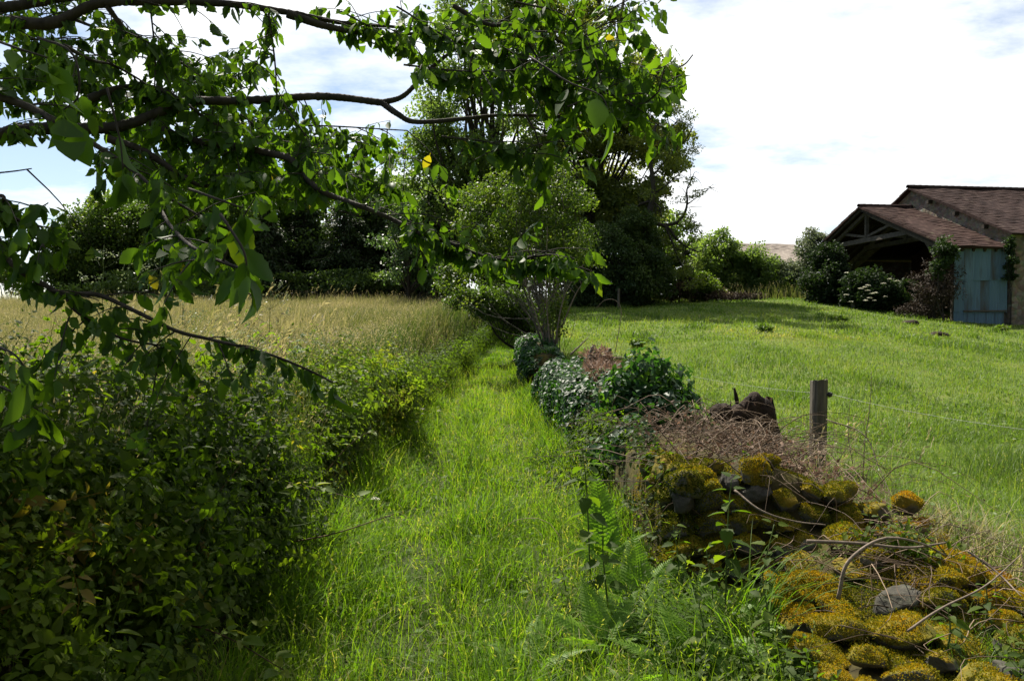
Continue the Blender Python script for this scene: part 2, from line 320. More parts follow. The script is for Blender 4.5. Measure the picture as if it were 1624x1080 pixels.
# trodden path strip down the middle of the lane, a sheet just above the ground
M['path'] = solid_mat('path_soil', [(.3, (.018, .026, .006)), (.6, (.035, .05, .010)), (.8, (.06, .06, .02))], scale=5, rough=.95, bump=.5)
p = Acc(); yy = np.arange(-3, 48, .3); tt = np.linspace(.12, .88, 9)
X = xl(yy)[:, None] * (1 - tt) + xr(yy)[:, None] * tt; Y = np.repeat(yy[:, None], 9, 1); Z = height(X, Y) + .006
i = np.arange(len(yy) - 1)[:, None] * 9; j = np.arange(8)[None]
p.add(np.stack([X, Y, Z], -1).reshape(-1, 3), np.stack([i + j, i + j + 1, i + 10 + j, i + 9 + j], -1).reshape(-1, 4)); tag(p.obj('path', M['path']), kind='structure')

# ------------------------------------------------------------------ leaf and blade templates
def leaf_T(n=6, w=.25, fold=.10, curl=.18, peak=.45, serr=0.0, petiole=0.0, pw=.012):
    """a leaf along +Y from 0 to 1, folded on its midrib, tip curling down; w = half width"""
    t = np.linspace(0, 1, n + 1); prof = np.sin(np.pi * t ** (math.log(.5) / math.log(peak))) ** .8 * w
    prof[0] = prof[-1] = 0; prof = prof * (1 + serr * np.where(np.arange(n + 1) % 2, 1, -1)); prof[0] = .012; prof[-1] = .004
    z = -curl * t ** 2
    Vm = np.stack([0 * t, t, z], -1); Vl = np.stack([-prof, t - .02 * np.sin(t * 3), z + fold * prof / w], -1); Vr = Vl * [-1, 1, 1]
    V = np.concatenate([Vl, Vm, Vr]); k = n + 1; i = np.arange(n)
    Fq = np.concatenate([np.stack([i, k + i, k + i + 1, i + 1], -1), np.stack([k + i, 2 * k + i, 2 * k + i + 1, k + i + 1], -1)])
    if petiole:
        b = len(V); V = np.concatenate([V, [[-pw, 0, 0], [pw, 0, 0], [pw, -petiole, .03], [-pw, -petiole, .03]]]); Fq = np.concatenate([Fq, [[b, b + 1, b + 2, b + 3]]])
    return V, [Fq]
T_cherry = leaf_T(9, .27, .07, .20, .48, .06, .22)
def warp(T, bend, twist, bite=None):
    V = T[0].copy(); t = np.clip(V[:, 1], 0, 1); V[:, 0] += bend * t ** 2; a_ = twist * t; x, z = V[:, 0].copy(), V[:, 2].copy(); V[:, 0] = x * np.cos(a_) - z * np.sin(a_); V[:, 2] = x * np.sin(a_) + z * np.cos(a_)
    F_ = T[1]
    if bite is not None: F_ = [np.delete(T[1][0], bite, 0)]
    return V, F_
T_cherries = [T_cherry, warp(leaf_T(9, .23, .12, .34, .44, .08, .26), .10, .5), warp(leaf_T(9, .29, .04, .05, .50, .05, .2), -.08, -.4, [4, 13]), warp(leaf_T(9, .25, .16, .45, .46, .10, .24), -.14, .8)]
T_leaf6 = leaf_T(5, .27, .09, .22, .38)
T_leaf4 = leaf_T(3, .28, .10, .16, .42)
T_far = (np.array([[0, 0, 0], [.36, .45, .06], [0, 1, -.1], [-.36, .45, .06]], float), [np.array([[0, 1, 2, 3]])])
T_needle = (np.array([[0, 0, 0], [.17, .4, .0], [0, 1, -.12], [-.16, .4, .0]], float), [np.array([[0, 1, 2, 3]])])
def ivy_T():
    P = [(0, -.02), (.32, -.10), (.5, .18), (.30, .36), (.30, .62), (0, 1.0), (-.30, .62), (-.30, .36), (-.5, .18), (-.32, -.10)]
    V = np.array([[x, y, .10 * abs(x) * 2 - .12 * y * y] for x, y in P] + [[0, .3, -.03]])
    return V, [np.array([[10, i, (i + 1) % 10] for i in range(10)])]
T_ivy = ivy_T()
def merge(parts):
    Vs, Fs, n = [], {}, 0
    for V, F_ in parts:
        Vs.append(V)
        for f in F_: Fs.setdefault(f.shape[1], []).append(f + n)
        n += len(V)
    return np.concatenate(Vs), [np.concatenate(v) for v in Fs.values()]
def place(T, o, axis, up, s):
    X, Y, Z = frames(np.array([axis], float), np.array([up], float))
    V = np.array(o) + s * (T[0][:, :1] * X + T[0][:, 1:2] * Y + T[0][:, 2:3] * Z); return V, T[1]
def sprig_T(r, pairs=5, L=.3, leaf=.075, T=T_leaf6, droop=.25, trip=False):
    """an upright shoot with opposite leaves; unit = metres"""
    parts = []
    pts = np.array([[.02 * math.sin(4 * t + r.random()), .02 * math.cos(3 * t), L * t] for t in np.linspace(0, 1, 5)])
    a = Acc(); a.tube(pts, np.linspace(.0028, .0012, 5), 3, cap=False); parts.append((np.concatenate(a.V).astype(float), a.F))
    for i in range(pairs):
        t = .22 + .78 * i / (pairs - 1); s = leaf * (1.05 - .62 * (i / (pairs - 1)) ** 2) * r.uniform(.85, 1.15)
        ang = i * math.pi / 2 + r.uniform(-.4, .4); o = [np.interp(t, np.linspace(0, 1, 5), pts[:, k]) for k in range(3)]
        for q in (0, math.pi):
            a_ = ang + q + r.uniform(-.25, .25); el = -droop + .95 * (i / (pairs - 1)) ** 2 + r.uniform(-.25, .25)
            ax = np.array([math.cos(a_) * math.cos(el), math.sin(a_) * math.cos(el), math.sin(el)])
            oo = np.array(o) + ax * .012
            if trip:
                for da, ss in ((0, 1.1), (.9, .85), (-.9, .85)):
                    b = a_ + da; ax2 = np.array([math.cos(b) * math.cos(el), math.sin(b) * math.cos(el), math.sin(el)])
                    parts.append(place(T, oo + ax * .03, ax2, [r.uniform(-.2, .2), r.uniform(-.2, .2), 1], s * ss))
            else: parts.append(place(T, oo, ax, [r.uniform(-.25, .25), r.uniform(-.25, .25), 1], s))
    return merge(parts)
_r = np.random.default_rng(11)
SPRIGS = [sprig_T(_r, 5, .28, .075) for _ in range(4)] + [sprig_T(_r, 6, .34, .07, droop=.4) for _ in range(3)]
TRIPS = [sprig_T(_r, 5, .36, .06, T_leaf6, .2, True) for _ in range(4)]
LOWS = [sprig_T(_r, 4, .26, .085, T_leaf4, .2) for _ in range(4)]
def scatter_sprigs(acc, temps, O, axis, s, tint):
    X, Y, Z = frames(axis, rdir(len(O)))
    k = rng.integers(0, len(temps), len(O))
    for q in range(len(temps)):
        m = k == q
        acc.inst(temps[q], O[m], X[m] * s[m, None], Z[m] * s[m, None], Y[m] * s[m, None], tint[m])
def blades(acc, x, y, h, w, lean, tint, seg=3, z=None, bend=1.0, az=None):
    """n curved tapering grass blades"""
    n = len(x); az = rng.uniform(0, 2 * math.pi, n) if az is None else az; w = np.broadcast_to(w, (n,)); tint = np.broadcast_to(tint, (n,))
    D = np.stack([np.cos(az), np.sin(az), 0 * az], -1); fa = az + math.pi / 2 + rng.uniform(-.8, .8, n)
    S = np.stack([np.cos(fa), np.sin(fa), 0 * fa], -1)
    z = height(x, y) - .01 if z is None else z
    base = np.stack([x, y, z], -1); rows = []
    for i in range(seg + 1):
        t = i / seg; c = base + D * (h * lean * t ** (1.6 + bend * .4))[:, None]; c[:, 2] += h * (t - .35 * lean * t ** 3)
        ww = w * (1 - t ** 1.8) * .5
        rows.append(c - S * ww[:, None]); 
        if i < seg: rows.append(c + S * ww[:, None])
    V = np.stack(rows, 1); k = V.shape[1]
    q = np.array([[2 * i, 2 * i + 1, 2 * i + 3, 2 * i + 2] for i in range(seg - 1)]); tr = np.array([[2 * seg - 2, 2 * seg - 1, 2 * seg]])
    off = (np.arange(n) * k)[:, None, None]
    acc.add(V.reshape(-1, 3), [(q[None] + off).reshape(-1, 4), (tr[None] + off).reshape(-1, 3)], np.repeat(tint, k))
    return V[:, -1], D
def seedheads(acc, tips, D, L, tint, n=5, spread=.3, size=.35, dirv=None):
    """a loose panicle at each blade tip"""
    m = len(tips)
    for i in range(n):
        t = i / max(n - 1, 1)
        ax = nrm(D * .5 + np.array([0, 0, .6]) + rng.normal(size=(m, 3)) * spread)
        o = tips + (D * .35 + np.array([0, 0, .75])) * (L * (t - .5))[:, None]
        X, Y, Z = frames(ax, rdir(m)); s = (L * size)[:, None]
        acc.inst(T_far, o, X * s * .35, Y * s, Z * s * .3, tint)

# ------------------------------------------------------------------ grass (stuff: nobody could count it)
def patch(n, y0, y1, power, xa, xb, margin=.0):
    """n ground points with y biased to the near end; xa, xb functions of y"""
    y = y0 + (y1 - y0) * rng.random(n) ** power
    return xa(y) + (xb(y) - xa(y)) * rng.random(n), y
def in_view(x, y, m=1.12): return np.abs(x) < (.653 * m * y + .6)
def clump_tint(x, y, base, s=1.2, amp=.28, jit=.16):
    return np.clip(base + amp * noise(x, y, 5, s) + rng.normal(size=len(x)) * jit, 0, 1)

a = Acc()
for (n, y0, y1, pw, h0, h1, w) in ((26000, 2.5, 6.5, 1.2, .12, .42, .0078), (34000, 6, 14, 1.2, .12, .38, .0115), (30000, 13, 46, 1.35, .14, .34, .022)):
    x, y = patch(n, y0, y1, pw, lambda y: xl(y) - .10, lambda y: xr(y) + .12 - .22 * (y < 5))
    c = (xl(y) + xr(y)) / 2; e = np.abs(x - c) / ((xr(y) - xl(y)) / 2)
    rut = np.exp(-((np.abs(x - c) - .42) / .2) ** 2)
    h = (h0 + (h1 - h0) * rng.random(n) ** 1.6) * (.75 + .55 * sstep(.55, 1.05, e)) * (1 - .5 * rut) * np.clip(.9 + .55 * noise(x, y, 2, 2.2) + .35 * noise(x, y, 5, 6), .25, 2)
    lean = rng.uniform(.15, 1.0, n) + .3 * (rng.random(n) < .15)
    az = rng.uniform(0, 2 * np.pi, n) * .55 + 2.2 * noise(x, y, 9, .8) + rng.choice([0, math.pi], n)
    blades(a, x, y, np.maximum(h, .05), w * rng.uniform(.5, 1.25, n), lean, clump_tint(x, y, .44, 2.0, .34, .2), seg=4 if y0 < 6 else 3, az=az)
# flowering stalks standing over the sward
n = 2600; x, y = patch(n, 2.8, 24, 1.5, lambda y: xl(y) - .05, lambda y: xr(y) + .1); h = rng.uniform(.28, .55, n)
tips, D = blades(a, x, y, h, .0022 + .0004 * y, rng.uniform(.2, .7, n), np.full(n, .8), seg=4)
seedheads(a, tips, D, .06 + .05 * rng.random(n), np.clip(rng.normal(.9, .07, n), 0, 1), n=5, size=.26)
n = 2600; x, y = patch(n, 2.7, 22, 1.3, lambda y: xl(y) - .05, lambda y: xr(y) + .1)      # flattened dead straw
blades(a, x, y, rng.uniform(.08, .2, n), .004 + .0004 * y, rng.uniform(1.3, 2.4, n), np.clip(rng.normal(.97, .03, n), 0, 1), seg=3, z=height(x, y) + rng.uniform(.01, .07, n))
# creeping broad leaves (plantain, clover, young nettle) low in the grass
n = 2000; x, y = patch(n, 2.6, 20, 1.3, lambda y: xl(y) - .1, lambda y: xr(y) + .15)
O = np.stack([x, y, height(x, y) + rng.uniform(.01, .12, n)], -1)
X, Y, Z = frames(nrm(rng.normal(size=(n, 3)) * [1, 1, .35] + [0, 0, .25]), nrm(rng.normal(size=(n, 3)) * .35 + [0, 0, 1]))
s = rng.uniform(.03, .075, n)[:, None]; a.inst(T_leaf4, O, X * s, Y * s, Z * s, np.clip(rng.normal(.35, .18, n), 0, 1))
tag(a.obj('lane_grass', M['lane']), kind='stuff')

# hay meadow beyond the hedge
a = Acc()
for (n, y0, y1, pw, w) in ((26000, 3.0, 12, 1.0, .006), (62000, 10, 26, 1.2, .012), (56000, 24, 47, 1.1, .024)):
    x, y = patch(n, y0, y1, pw, lambda y: -.70 * y - 1.5, lambda y: xl(y) - .30)
    h = rng.uniform(.32, .72, n) * (1 + .22 * noise(x, y, 1, .5)); edge = sstep(0, 5.5, xl(y) - .5 - x + 1.2 * noise(x, y, 11, .6))
    tint = np.clip(.11 + .36 * edge * sstep(6, 18, y) + .10 * sstep(18, 34, y) + .26 * noise(x, y, 2, .5) + .12 * noise(x, y, 6, 2.2) + rng.normal(size=n) * .15, 0, 1)
    tips, D = blades(a, x, y, h, w * rng.uniform(.6, 1.3, n), rng.uniform(.08, .55, n), tint, seg=3)
    m = rng.random(n) < (.34 if y0 > 9 else .2)
    seedheads(a, tips[m], D[m], (.07 + .07 * rng.random(m.sum())) * (1 + .25 * (w > .01)), np.clip(rng.normal(.82, .13, m.sum()), 0, 1), n=4 if y0 < 20 else 3, size=.3)
tag(a.obj('meadow_grass', M['meadow']), kind='stuff')

# grazed pasture beyond the wall
a = Acc()
for (n, y0, y1, pw, w, h1) in ((64000, 3.2, 11, 1.0, .0055, .15), (72000, 10, 24, 1.15, .012, .13), (60000, 23, 52, 1.1, .028, .14)):
    x, y = patch(n, y0, y1, pw, lambda y: xr(y) + .9, lambda y: .70 * y + 2)
    tuft = np.maximum(0, noise(x, y, 4, 1.3) - .30) * 2.6 + np.maximum(0, noise(x, y, 14, .5) - .2) * .9
    h = rng.uniform(.05, h1, n) * (1 + tuft) * (1 + .5 * np.exp(-((x - xr(y) - 1.3) / .6) ** 2))
    tint = np.clip(.52 + .26 * noise(x, y, 8, .8) + .26 * noise(x, y, 3, .25) - .20 * tuft + rng.normal(size=n) * .16, 0, 1)
    blades(a, x, y, h, w * rng.uniform(.6, 1.3, n), rng.uniform(.2, .9, n), tint, seg=3)
n = 3000; x, y = patch(n, 4, 30, 1.1, lambda y: xr(y) + 1.2, lambda y: .70 * y + 2)
tips, D = blades(a, x, y, rng.uniform(.15, .4, n), .003 + .0005 * y, rng.uniform(.1, .5, n), np.full(n, .9), seg=3)
seedheads(a, tips, D, .05 + .04 * rng.random(n), np.clip(rng.normal(.95, .04, n), 0, 1), n=3)
n = 9000; x, y = patch(n, 4, 22, 1.1, lambda y: xr(y) + 1.0, lambda y: .70 * y + 2)
m = noise(x, y, 12, 1.1) > .05; x, y = x[m], y[m]; n = len(x)
O = np.stack([x, y, height(x, y) + rng.uniform(.01, .10, n)], -1)
X, Y, Z = frames(nrm(rng.normal(size=(n, 3)) * [1, 1, .3] + [0, 0, .2]), nrm(rng.normal(size=(n, 3)) * .35 + [0, 0, 1]))
s = rng.uniform(.03, .07, n)[:, None]; a.inst(T_leaf4, O, X * s, Y * s, Z * s, np.clip(rng.normal(.35, .15, n), 0, 1))
tag(a.obj('pasture_grass', M['pasture']), kind='stuff')

# long rough grass at the field's far edge, along the bank tops and around the rubble
a = Acc()
n = 9000; x = rng.uniform(-32, 30, n); y = rng.uniform(43, 48, n) + 0 * x; m = (np.abs(x) > 1); x, y = x[m], y[m]; n = len(x)
tips, D = blades(a, x, y, rng.uniform(.35, 1.0, n), .03, rng.uniform(.1, .5, n), np.clip(rng.normal(.3, .2, n), 0, 1), seg=3)
seedheads(a, tips[::3], D[::3], .16 + .1 * rng.random(len(tips[::3])), np.clip(rng.normal(.85, .1, len(tips[::3])), 0, 1), n=3)
n = 5200; x, y = patch(n, 2.6, 16, 1.2, lambda y: xr(y) + .75 + 1.0 * (y < 6), lambda y: xr(y) + 1.6 + 1.1 * (y < 6))
blades(a, x, y, rng.uniform(.15, .5, n), .005 + .0004 * y, rng.uniform(.3, 1.1, n), np.clip(rng.normal(.62, .25, n), 0, 1), seg=4)
tag(a.obj('rough_grass', M['meadow']), kind='stuff')

# tall grass stalks clump on the left bank, each clump a plant
def stalk_clump(name, label, cx, cy, n, hh, spread, lean_az, group=None, mat='meadow', head=True, tint=.45, w=.005, lean=(.3, .9)):
    z0 = float(height(cx, cy)); t = thing(name, label, 'grass', (cx, cy, z0), group)
    a = Acc(); x = cx + rng.normal(size=n) * spread; y = cy + rng.normal(size=n) * spread
    az = lean_az + rng.normal(size=n) * .7
    tips, D = blades(a, x, y, rng.uniform(.6, 1.05, n) * hh, w, rng.uniform(*lean, n), np.clip(rng.normal(tint, .15, n), 0, 1), seg=5, az=az)
    a.obj('stem', M[mat], t)
    if head:
        b = Acc(); k = rng.random(n) < .6
        seedheads(b, tips[k], D[k], .10 + .08 * rng.random(k.sum()), np.clip(rng.normal(.85, .1, k.sum()), 0, 1), n=7); b.obj('seed_head', M['meadow'], t)
    return t
stalk_clump('grass_clump', 'tall bent grass stalks leaning over the bank beneath the low cherry twig', -2.6, 5.4, 150, 1.45, .22, .2, 'grass clumps on the bank', w=.007, tint=.3)
stalk_clump('grass_clump', 'upright pale grass stalks at the field edge behind the shaded nettles', -3.0, 5.0, 120, 1.4, .3, 1.4, 'grass clumps on the bank')
stalk_clump('grass_clump', 'arching feathery grass heads standing above the hay before the dark spruces', -4.4, 18.0, 40, 1.55, .5, -.4, 'grass clumps on the bank', w=.010, tint=.8)
stalk_clump('grass_clump', 'green drooping grass blades at the foot of the mossy rubble beside the ferns', 1.02, 3.75, 130, .55, .13, 2.6, 'grass clumps by the rubble', mat='lane', head=False, tint=.4, w=.009, lean=(.5, 1.3))
stalk_clump('grass_clump', 'broad arching grass blades growing through the nettles on the moss', 1.32, 4.2, 60, .62, .12, .3, 'grass clumps by the rubble', mat='lane', head=False, tint=.4, w=.010, lean=(.4, 1.2))
stalk_clump('grass_clump', 'thin straw coloured stalks beside the weathered fence post', 3.05, 7.6, 60, .75, .3, .5, 'grass clumps by the rubble', tint=.8, w=.005)

# ------------------------------------------------------------------ the left bank hedge
def hedge(name, label, y0, y1, top, n, mats, slope=0.0, offs=0.0, back=1.1, scale=1.0, tint=.4, bulge=.12, temps=SPRIGS, stems=40, extra=None, topout=None):
    cy = (y0 + y1) / 2; cx = float(xl(cy)) - .4
    t = thing(name, label, 'hedge', (cx, cy, float(height(cx, cy))), 'hedge sections along the left bank')
    y = rng.uniform(y0, y1, n); endf = np.minimum(sstep(y0 - .01, y0 + .7, y), sstep(y1 + .01, y1 - .7, y)) * .35 + .65
    s = rng.random(n)                                      # 0 foot of the face .. .55 shoulder .. 1 back
    H = top(y) * endf
    lump = .26 * noise(y, s * 3, 1, 1.3) + .11 * noise(y, s * 4, 6, 4)
    f = np.clip(s / .6, 0, 1); zt = f ** .9
    xo = offs(y) + bulge * np.sin(zt * 2.6) + lump - .02
    x = xl(y) + xo - slope * zt ** 1.4 - .42 * np.clip((f - .72) / .28, 0, 1) ** 2 - np.clip((s - .6) / .4, 0, 1) * back
    z0 = zlane(y); z = z0 + (H - .05) * np.sin(zt * math.pi / 2) ** .8 + lump * .6 * (s > .5)
    out = np.stack([np.where(s < .6, 1 - .75 * f, .05), 0 * s - .12, np.where(s < .6, .35 + .6 * f, 1.0)], -1)
    depth = rng.random(n) ** 1.4 * .22
    ax = nrm(out + rng.normal(size=(n, 3)) * .45)
    shoot = np.where(rng.random(n) < .16, rng.uniform(.05, .42, n), 0.0)[:, None]     # long shoots breaking the outline
    O = np.stack([x, y, z], -1) - nrm(out) * depth[:, None] - ax * .12 + nrm(out + [0, 0, .25]) * shoot
    a = Acc(); sc = rng.uniform(.6, 1.3, n) * scale
    tn = np.clip(tint + .26 * noise(x, y, z, 1.8) + rng.normal(size=n) * .16 + .5 * (rng.random(n) < .010), 0, 1)
    scatter_sprigs(a, temps, O, ax, sc, tn); a.obj('foliage', M[mats], t)
    b = Acc()
    for _ in range(stems):
        yy = rng.uniform(y0, y1); xx = float(xl(yy)) + rng.uniform(-1.0, -.5); hh = float(top(np.array([yy]))[0])
        pts = np.array([[xx, yy, float(height(xx, yy)) - .05], [xx + rng.normal() * .1, yy + rng.normal() * .1, float(zlane(yy)) + hh * .6], [xx + rng.uniform(-.5, -.1), yy + rng.normal() * .3, float(zlane(yy)) + hh * rng.uniform(.7, 1.05)]])
        b.tube(spline(pts, 7), np.linspace(.005, .002, 7), 4)
    b.obj('stem', M['reedstem'], t)
    return t
hedge('nettle_hedge', 'deep green nettle and bramble hedge in the shade of the overhanging tree', 1.7, 7.4,
      lambda y: np.interp(y, [1.5, 3, 5, 7.4], [1.32, 1.28, 1.18, 1.02]), 6600, 'nettle', slope=.82, scale=.78, tint=.45, stems=16, temps=SPRIGS * 2 + TRIPS[:2] + LOWS[:2], offs=lambda y: -.30 * sstep(4.2, 6, y), bulge=.08)
hedge('bramble_hedge', 'rounded sunlit bramble bush with a dark hollow at its foot', 7.2, 12.2,
      lambda y: np.interp(y, [7, 9.5, 11, 12.2], [1.0, 1.06, .98, .7]), 2300, 'bramble', slope=.25, offs=lambda y: -.30 + .3 * sstep(8.5, 10.5, y), temps=TRIPS + SPRIGS[:2], tint=.55, bulge=.20, stems=12)
hedge('bramble_hedge', 'low bramble strip with cream flower heads at the meadow edge', 11.8, 19.5,
      lambda y: np.interp(y, [11, 13, 16, 19.5], [.68, .70, .68, .6]), 2200, 'bramble', offs=lambda y: -.08 + 0 * y, temps=TRIPS, tint=.6, bulge=.05, stems=20, scale=.95)
hedge('bramble_hedge', 'small dark leafy clump where the path bends towards the trees', 19.8, 25.5,
      lambda y: np.interp(y, [19, 22, 25.5], [.6, .75, .5]), 1100, 'bramble', offs=lambda y: -.02 + 0 * y, temps=TRIPS, tint=.35, bulge=.15, stems=12, scale=1.1)
hedge('bramble_hedge', 'far dim hedge end under the hazel branches beside the path', 27, 40,
      lambda y: np.interp(y, [27, 33, 40], [.5, .6, .6]), 1000, 'bramble', offs=lambda y: -.15 + 0 * y, temps=TRIPS, tint=.3, bulge=.15, stems=12, scale=1.5)
# umbels on the low bramble strip
def umbels(name, label, pts, size, stem=.35, group=None):
    for q, (x, y, z) in enumerate(pts):
        t = thing(name, label, 'flower', (x, y, z - stem), group)
        b = Acc(); b.tube([(x, y, z - stem), (x + .01, y, z - .03), (x, y, z)], [.003, .002, .001], 4); b.obj('stem', M['greenstem'], t)
        a = Acc(); k = 46; rr = size * np.sqrt(rng.random(k)); th = rng.uniform(0, 6.28, k)
        O = np.stack([x + rr * np.cos(th), y + rr * np.sin(th), z + .012 - .35 * rr ** 2 / size + rng.normal(size=k) * .004], -1)
        X, Y, Z = frames(nrm(rng.normal(size=(k, 3)) * [1, 1, .2]), nrm(rng.normal(size=(k, 3)) * .3 + [0, 0, 1])); s = size * .38
        a.inst(T_far, O, X * s, Y * s, Z * s, rng.random(k)); a.obj('blossom', M['flower'], t)
pts = []
for _ in range(34):
    y = rng.uniform(8.2, 17); x = float(xl(y)) - rng.uniform(-.22, 1.0); zt = float(zlane(y)) + np.interp(y, [8, 11, 14, 18], [1.04, .98, .74, .64]) - (.3 if x > xl(y) - .05 else 0)
    pts.append((x, y, zt + rng.uniform(-.02, .1)))
umbels('flower_head', 'cream umbel flower head among the sunlit brambles', pts, .045, group='cream flower heads in the bramble')
pts = []
for _ in range(7):
    y = rng.uniform(5.5, 12); x = float(xl(y)) + rng.uniform(.1, .55) ; pts.append((x, y, float(height(x, y)) + rng.uniform(.28, .42)))
umbels('flower_head', 'small whitish flower head in the grass of the path edge', pts, .028, .28, 'whitish flower heads in the lane')

# long bramble canes arching out of the hedge
def cane(name, label, pts, r, leaves, mat='bramble', stem='reedstem', ll=.06, group=None, cat='bramble'):
    P = spline(pts, 22); t = thing(name, label, cat, P[0], group)
    a = Acc(); a.tube(P, np.linspace(r, r * .4, len(P)), 5); a.obj('stem', M[stem], t)
    if leaves:
        b = Acc()
        for f in np.linspace(.25, 1, leaves):
            o = P[int(f * (len(P) - 1))]; az = rng.uniform(0, 6.28); base = np.array([math.cos(az), math.sin(az), .2])
            for da in (0, 1.0, -1.0):
                c_, s_ = math.cos(da), math.sin(da); ax = np.array([base[0] * c_ - base[1] * s_, base[0] * s_ + base[1] * c_, rng.uniform(-.3, .4)])
                V, Fs = place(T_leaf6, o + nrm(base) * .035, ax, [rng.normal() * .3, rng.normal() * .3, 1], ll * rng.uniform(.8, 1.2) * (1.1 if da == 0 else .85)); b.add(V, Fs, rng.uniform(.4, .95))
        b.obj('leaf', M[mat], t)
    return t
cane('bramble_cane', 'dark bare cane reaching out of the hedge across the path grass', [W(395, 880, 4.4), W(450, 862, 4.4), W(530, 846, 4.3), W(625, 815, 4.2)], .006, 0, group='bramble canes')
cane('bramble_cane', 'leafy bramble shoot sticking out over the sunlit bush hollow', [W(520, 745, 6.6), W(545, 715, 6.6), W(575, 690, 6.5), W(598, 684, 6.4)], .004, 5, group='bramble canes')
cane('bramble_cane', 'long bramble shoot with pale leaves bending towards the path from the shaded nettles', [W(330, 800, 4.4), W(400, 760, 4.4), W(480, 770, 4.4), W(560, 790, 4.4)], .005, 12, group='bramble canes', ll=.07)
cane('bramble_cane', 'bramble shoot with veined leaves trailing at the hedge foot by the picture edge', [W(180, 960, 3.2), W(280, 985, 3.1), W(360, 1010, 3.0), W(450, 1062, 3.0)], .005, 9, group='bramble canes', ll=.085)
cane('bramble_cane', 'bramble shoot rising through the nettles with pale hairy buds', [W(200, 900, 3.6), W(300, 830, 3.6), W(380, 740, 3.7), W(440, 665, 3.9)], .004, 8, group='bramble canes', ll=.075)

# umbel plants standing tall over the hay, seen against the dark trees
def tall_weed(label, px, py_top, py_bot, d, mat='willow'):
    top = W(px, py_top, d); x, y = top[0], top[1]; z0 = float(height(x, y)); t = thing('meadow_weed', label, 'plant', (x, y, z0), 'tall weeds over the hay')
    a = Acc(); P = spline([(x + .05, y, z0), (x - .02, y, (z0 + top[2]) / 2), (x, y, top[2])], 9); a.tube(P, np.linspace(.006, .002, 9), 4)
    b = Acc()
    for k in range(15):
        f = rng.uniform(.4, 1); o = P[int(f * 8)]; az = rng.uniform(0, 6.28); L_ = .28 * (1.25 - f) + .06
        e = o + np.array([math.cos(az) * L_, math.sin(az) * L_, L_ * .75]); a.tube([o, (o + e) / 2 + [0, 0, -.015], e], [.002, .0015, .001], 3)
        kk = 12; Oe = e + rng.normal(size=(kk, 3)) * .028; X, Y, Z = frames(rdir(kk), rdir(kk)); b.inst(T_far, Oe, X * .02, Y * .028, Z * .02, rng.random(kk))
    a.obj('stem', M['greenstem'], t); b.obj('seed_head', M[mat], t)
for lb, px, pt, d in (('tall branched seeding weed before the pale sky gap', 165, 388, 7.5), ('tall branched weed with nodding seed heads before the dark trees', 255, 395, 8.0),
                      ('bushy seeding weed just beneath the hanging cherry leaves', 205, 410, 7.2), ('slim seeding weed rising beside the nodding weed', 292, 425, 7.8), ('shorter seeding weed near the spruce shade', 430, 440, 9.0)):
    tall_weed(lb, px, pt, 560, d)

# ------------------------------------------------------------------ the mossy rubble wall end
def ico(sub):
    t = (1 + 5 ** .5) / 2
    V = [(-1, t, 0), (1, t, 0), (-1, -t, 0), (1, -t, 0), (0, -1, t), (0, 1, t), (0, -1, -t), (0, 1, -t), (t, 0, -1), (t, 0, 1), (-t, 0, -1), (-t, 0, 1)]
    Fc = [(0, 11, 5), (0, 5, 1), (0, 1, 7), (0, 7, 10), (0, 10, 11), (1, 5, 9), (5, 11, 4), (11, 10, 2), (10, 7, 6), (7, 1, 8), (3, 9, 4), (3, 4, 2), (3, 2, 6), (3, 6, 8), (3, 8, 9), (4, 9, 5), (2, 4, 11), (6, 2, 10), (8, 6, 7), (9, 8, 1)]
    V = [nrm(np.array(v, float)) for v in V]
    for _ in range(sub):
        mid = {}; nf = []
        def mp(a, b):
            k = (min(a, b), max(a, b))
            if k not in mid: mid[k] = len(V); V.append(nrm(V[a] + V[b]))
            return mid[k]
        for a, b, c in Fc:
            x, y, z = mp(a, b), mp(b, c), mp(c, a); nf += [(a, x, z), (b, y, x), (c, z, y), (x, y, z)]
        Fc = nf
    return np.array(V), np.array(Fc)
ICO3, ICO2 = ico(3), ico(2)
def mound(x, y):
    """height of the rubble above the field"""
    x = np.asarray(x, float); y = np.asarray(y, float)
    L_ = xr(y) - .02 + .16 * sstep(4.4, 3.2, y)
    main = .66 * sstep(4.86, 5.22, y + .05 * noise(x * 3, y, 1, 1) - .26 * np.clip(x - 1.3, 0, 2)) * (1 - .85 * sstep(1.0, 2.5, x - L_ + .25))
    rub = (.06 + .24 * sstep(2.7, 4.9, y)) * (1 - sstep(1.2, 2.3, x - L_))
    xb = np.interp(y, [2.5, 3.2, 4.0, 4.8], [1.0, 1.12, 1.30, 1.52]); rub = rub * (.75 + .35 * noise(x, y, 4, 1.5) + .35 * noise(x, y, 9, 4.5)) * sstep(-.05, .45, x - xb)
    return np.maximum(main, rub) * sstep(-.02, .16, x - L_) * (1 - .35 * sstep(7, 9, y))
def rub_z(x, y): return height(x, y) * 0 + np.maximum(height(x, y), .0) + mound(x, y)
wall = thing('stone_wall', 'tumbled dry stone wall end covered in orange and green moss', 'wall', (1.4, 5.2, float(height(1.4, 5.2))))
a = Acc(); xs_ = np.linspace(.75, 3.6, 70); ys_ = np.linspace(2.6, 10.5, 150); X, Y = np.meshgrid(xs_, ys_)
Z = rub_z(X, Y) - .05 + .02 * noise(X, Y, 0, 6); i = np.arange(149)[:, None] * 70; j = np.arange(69)[None]
a.add(np.stack([X, Y, Z], -1).reshape(-1, 3), np.stack([i + j, i + j + 1, i + 71 + j, i + 70 + j], -1).reshape(-1, 4)); a.obj('rubble_core', M['soil'], wall)
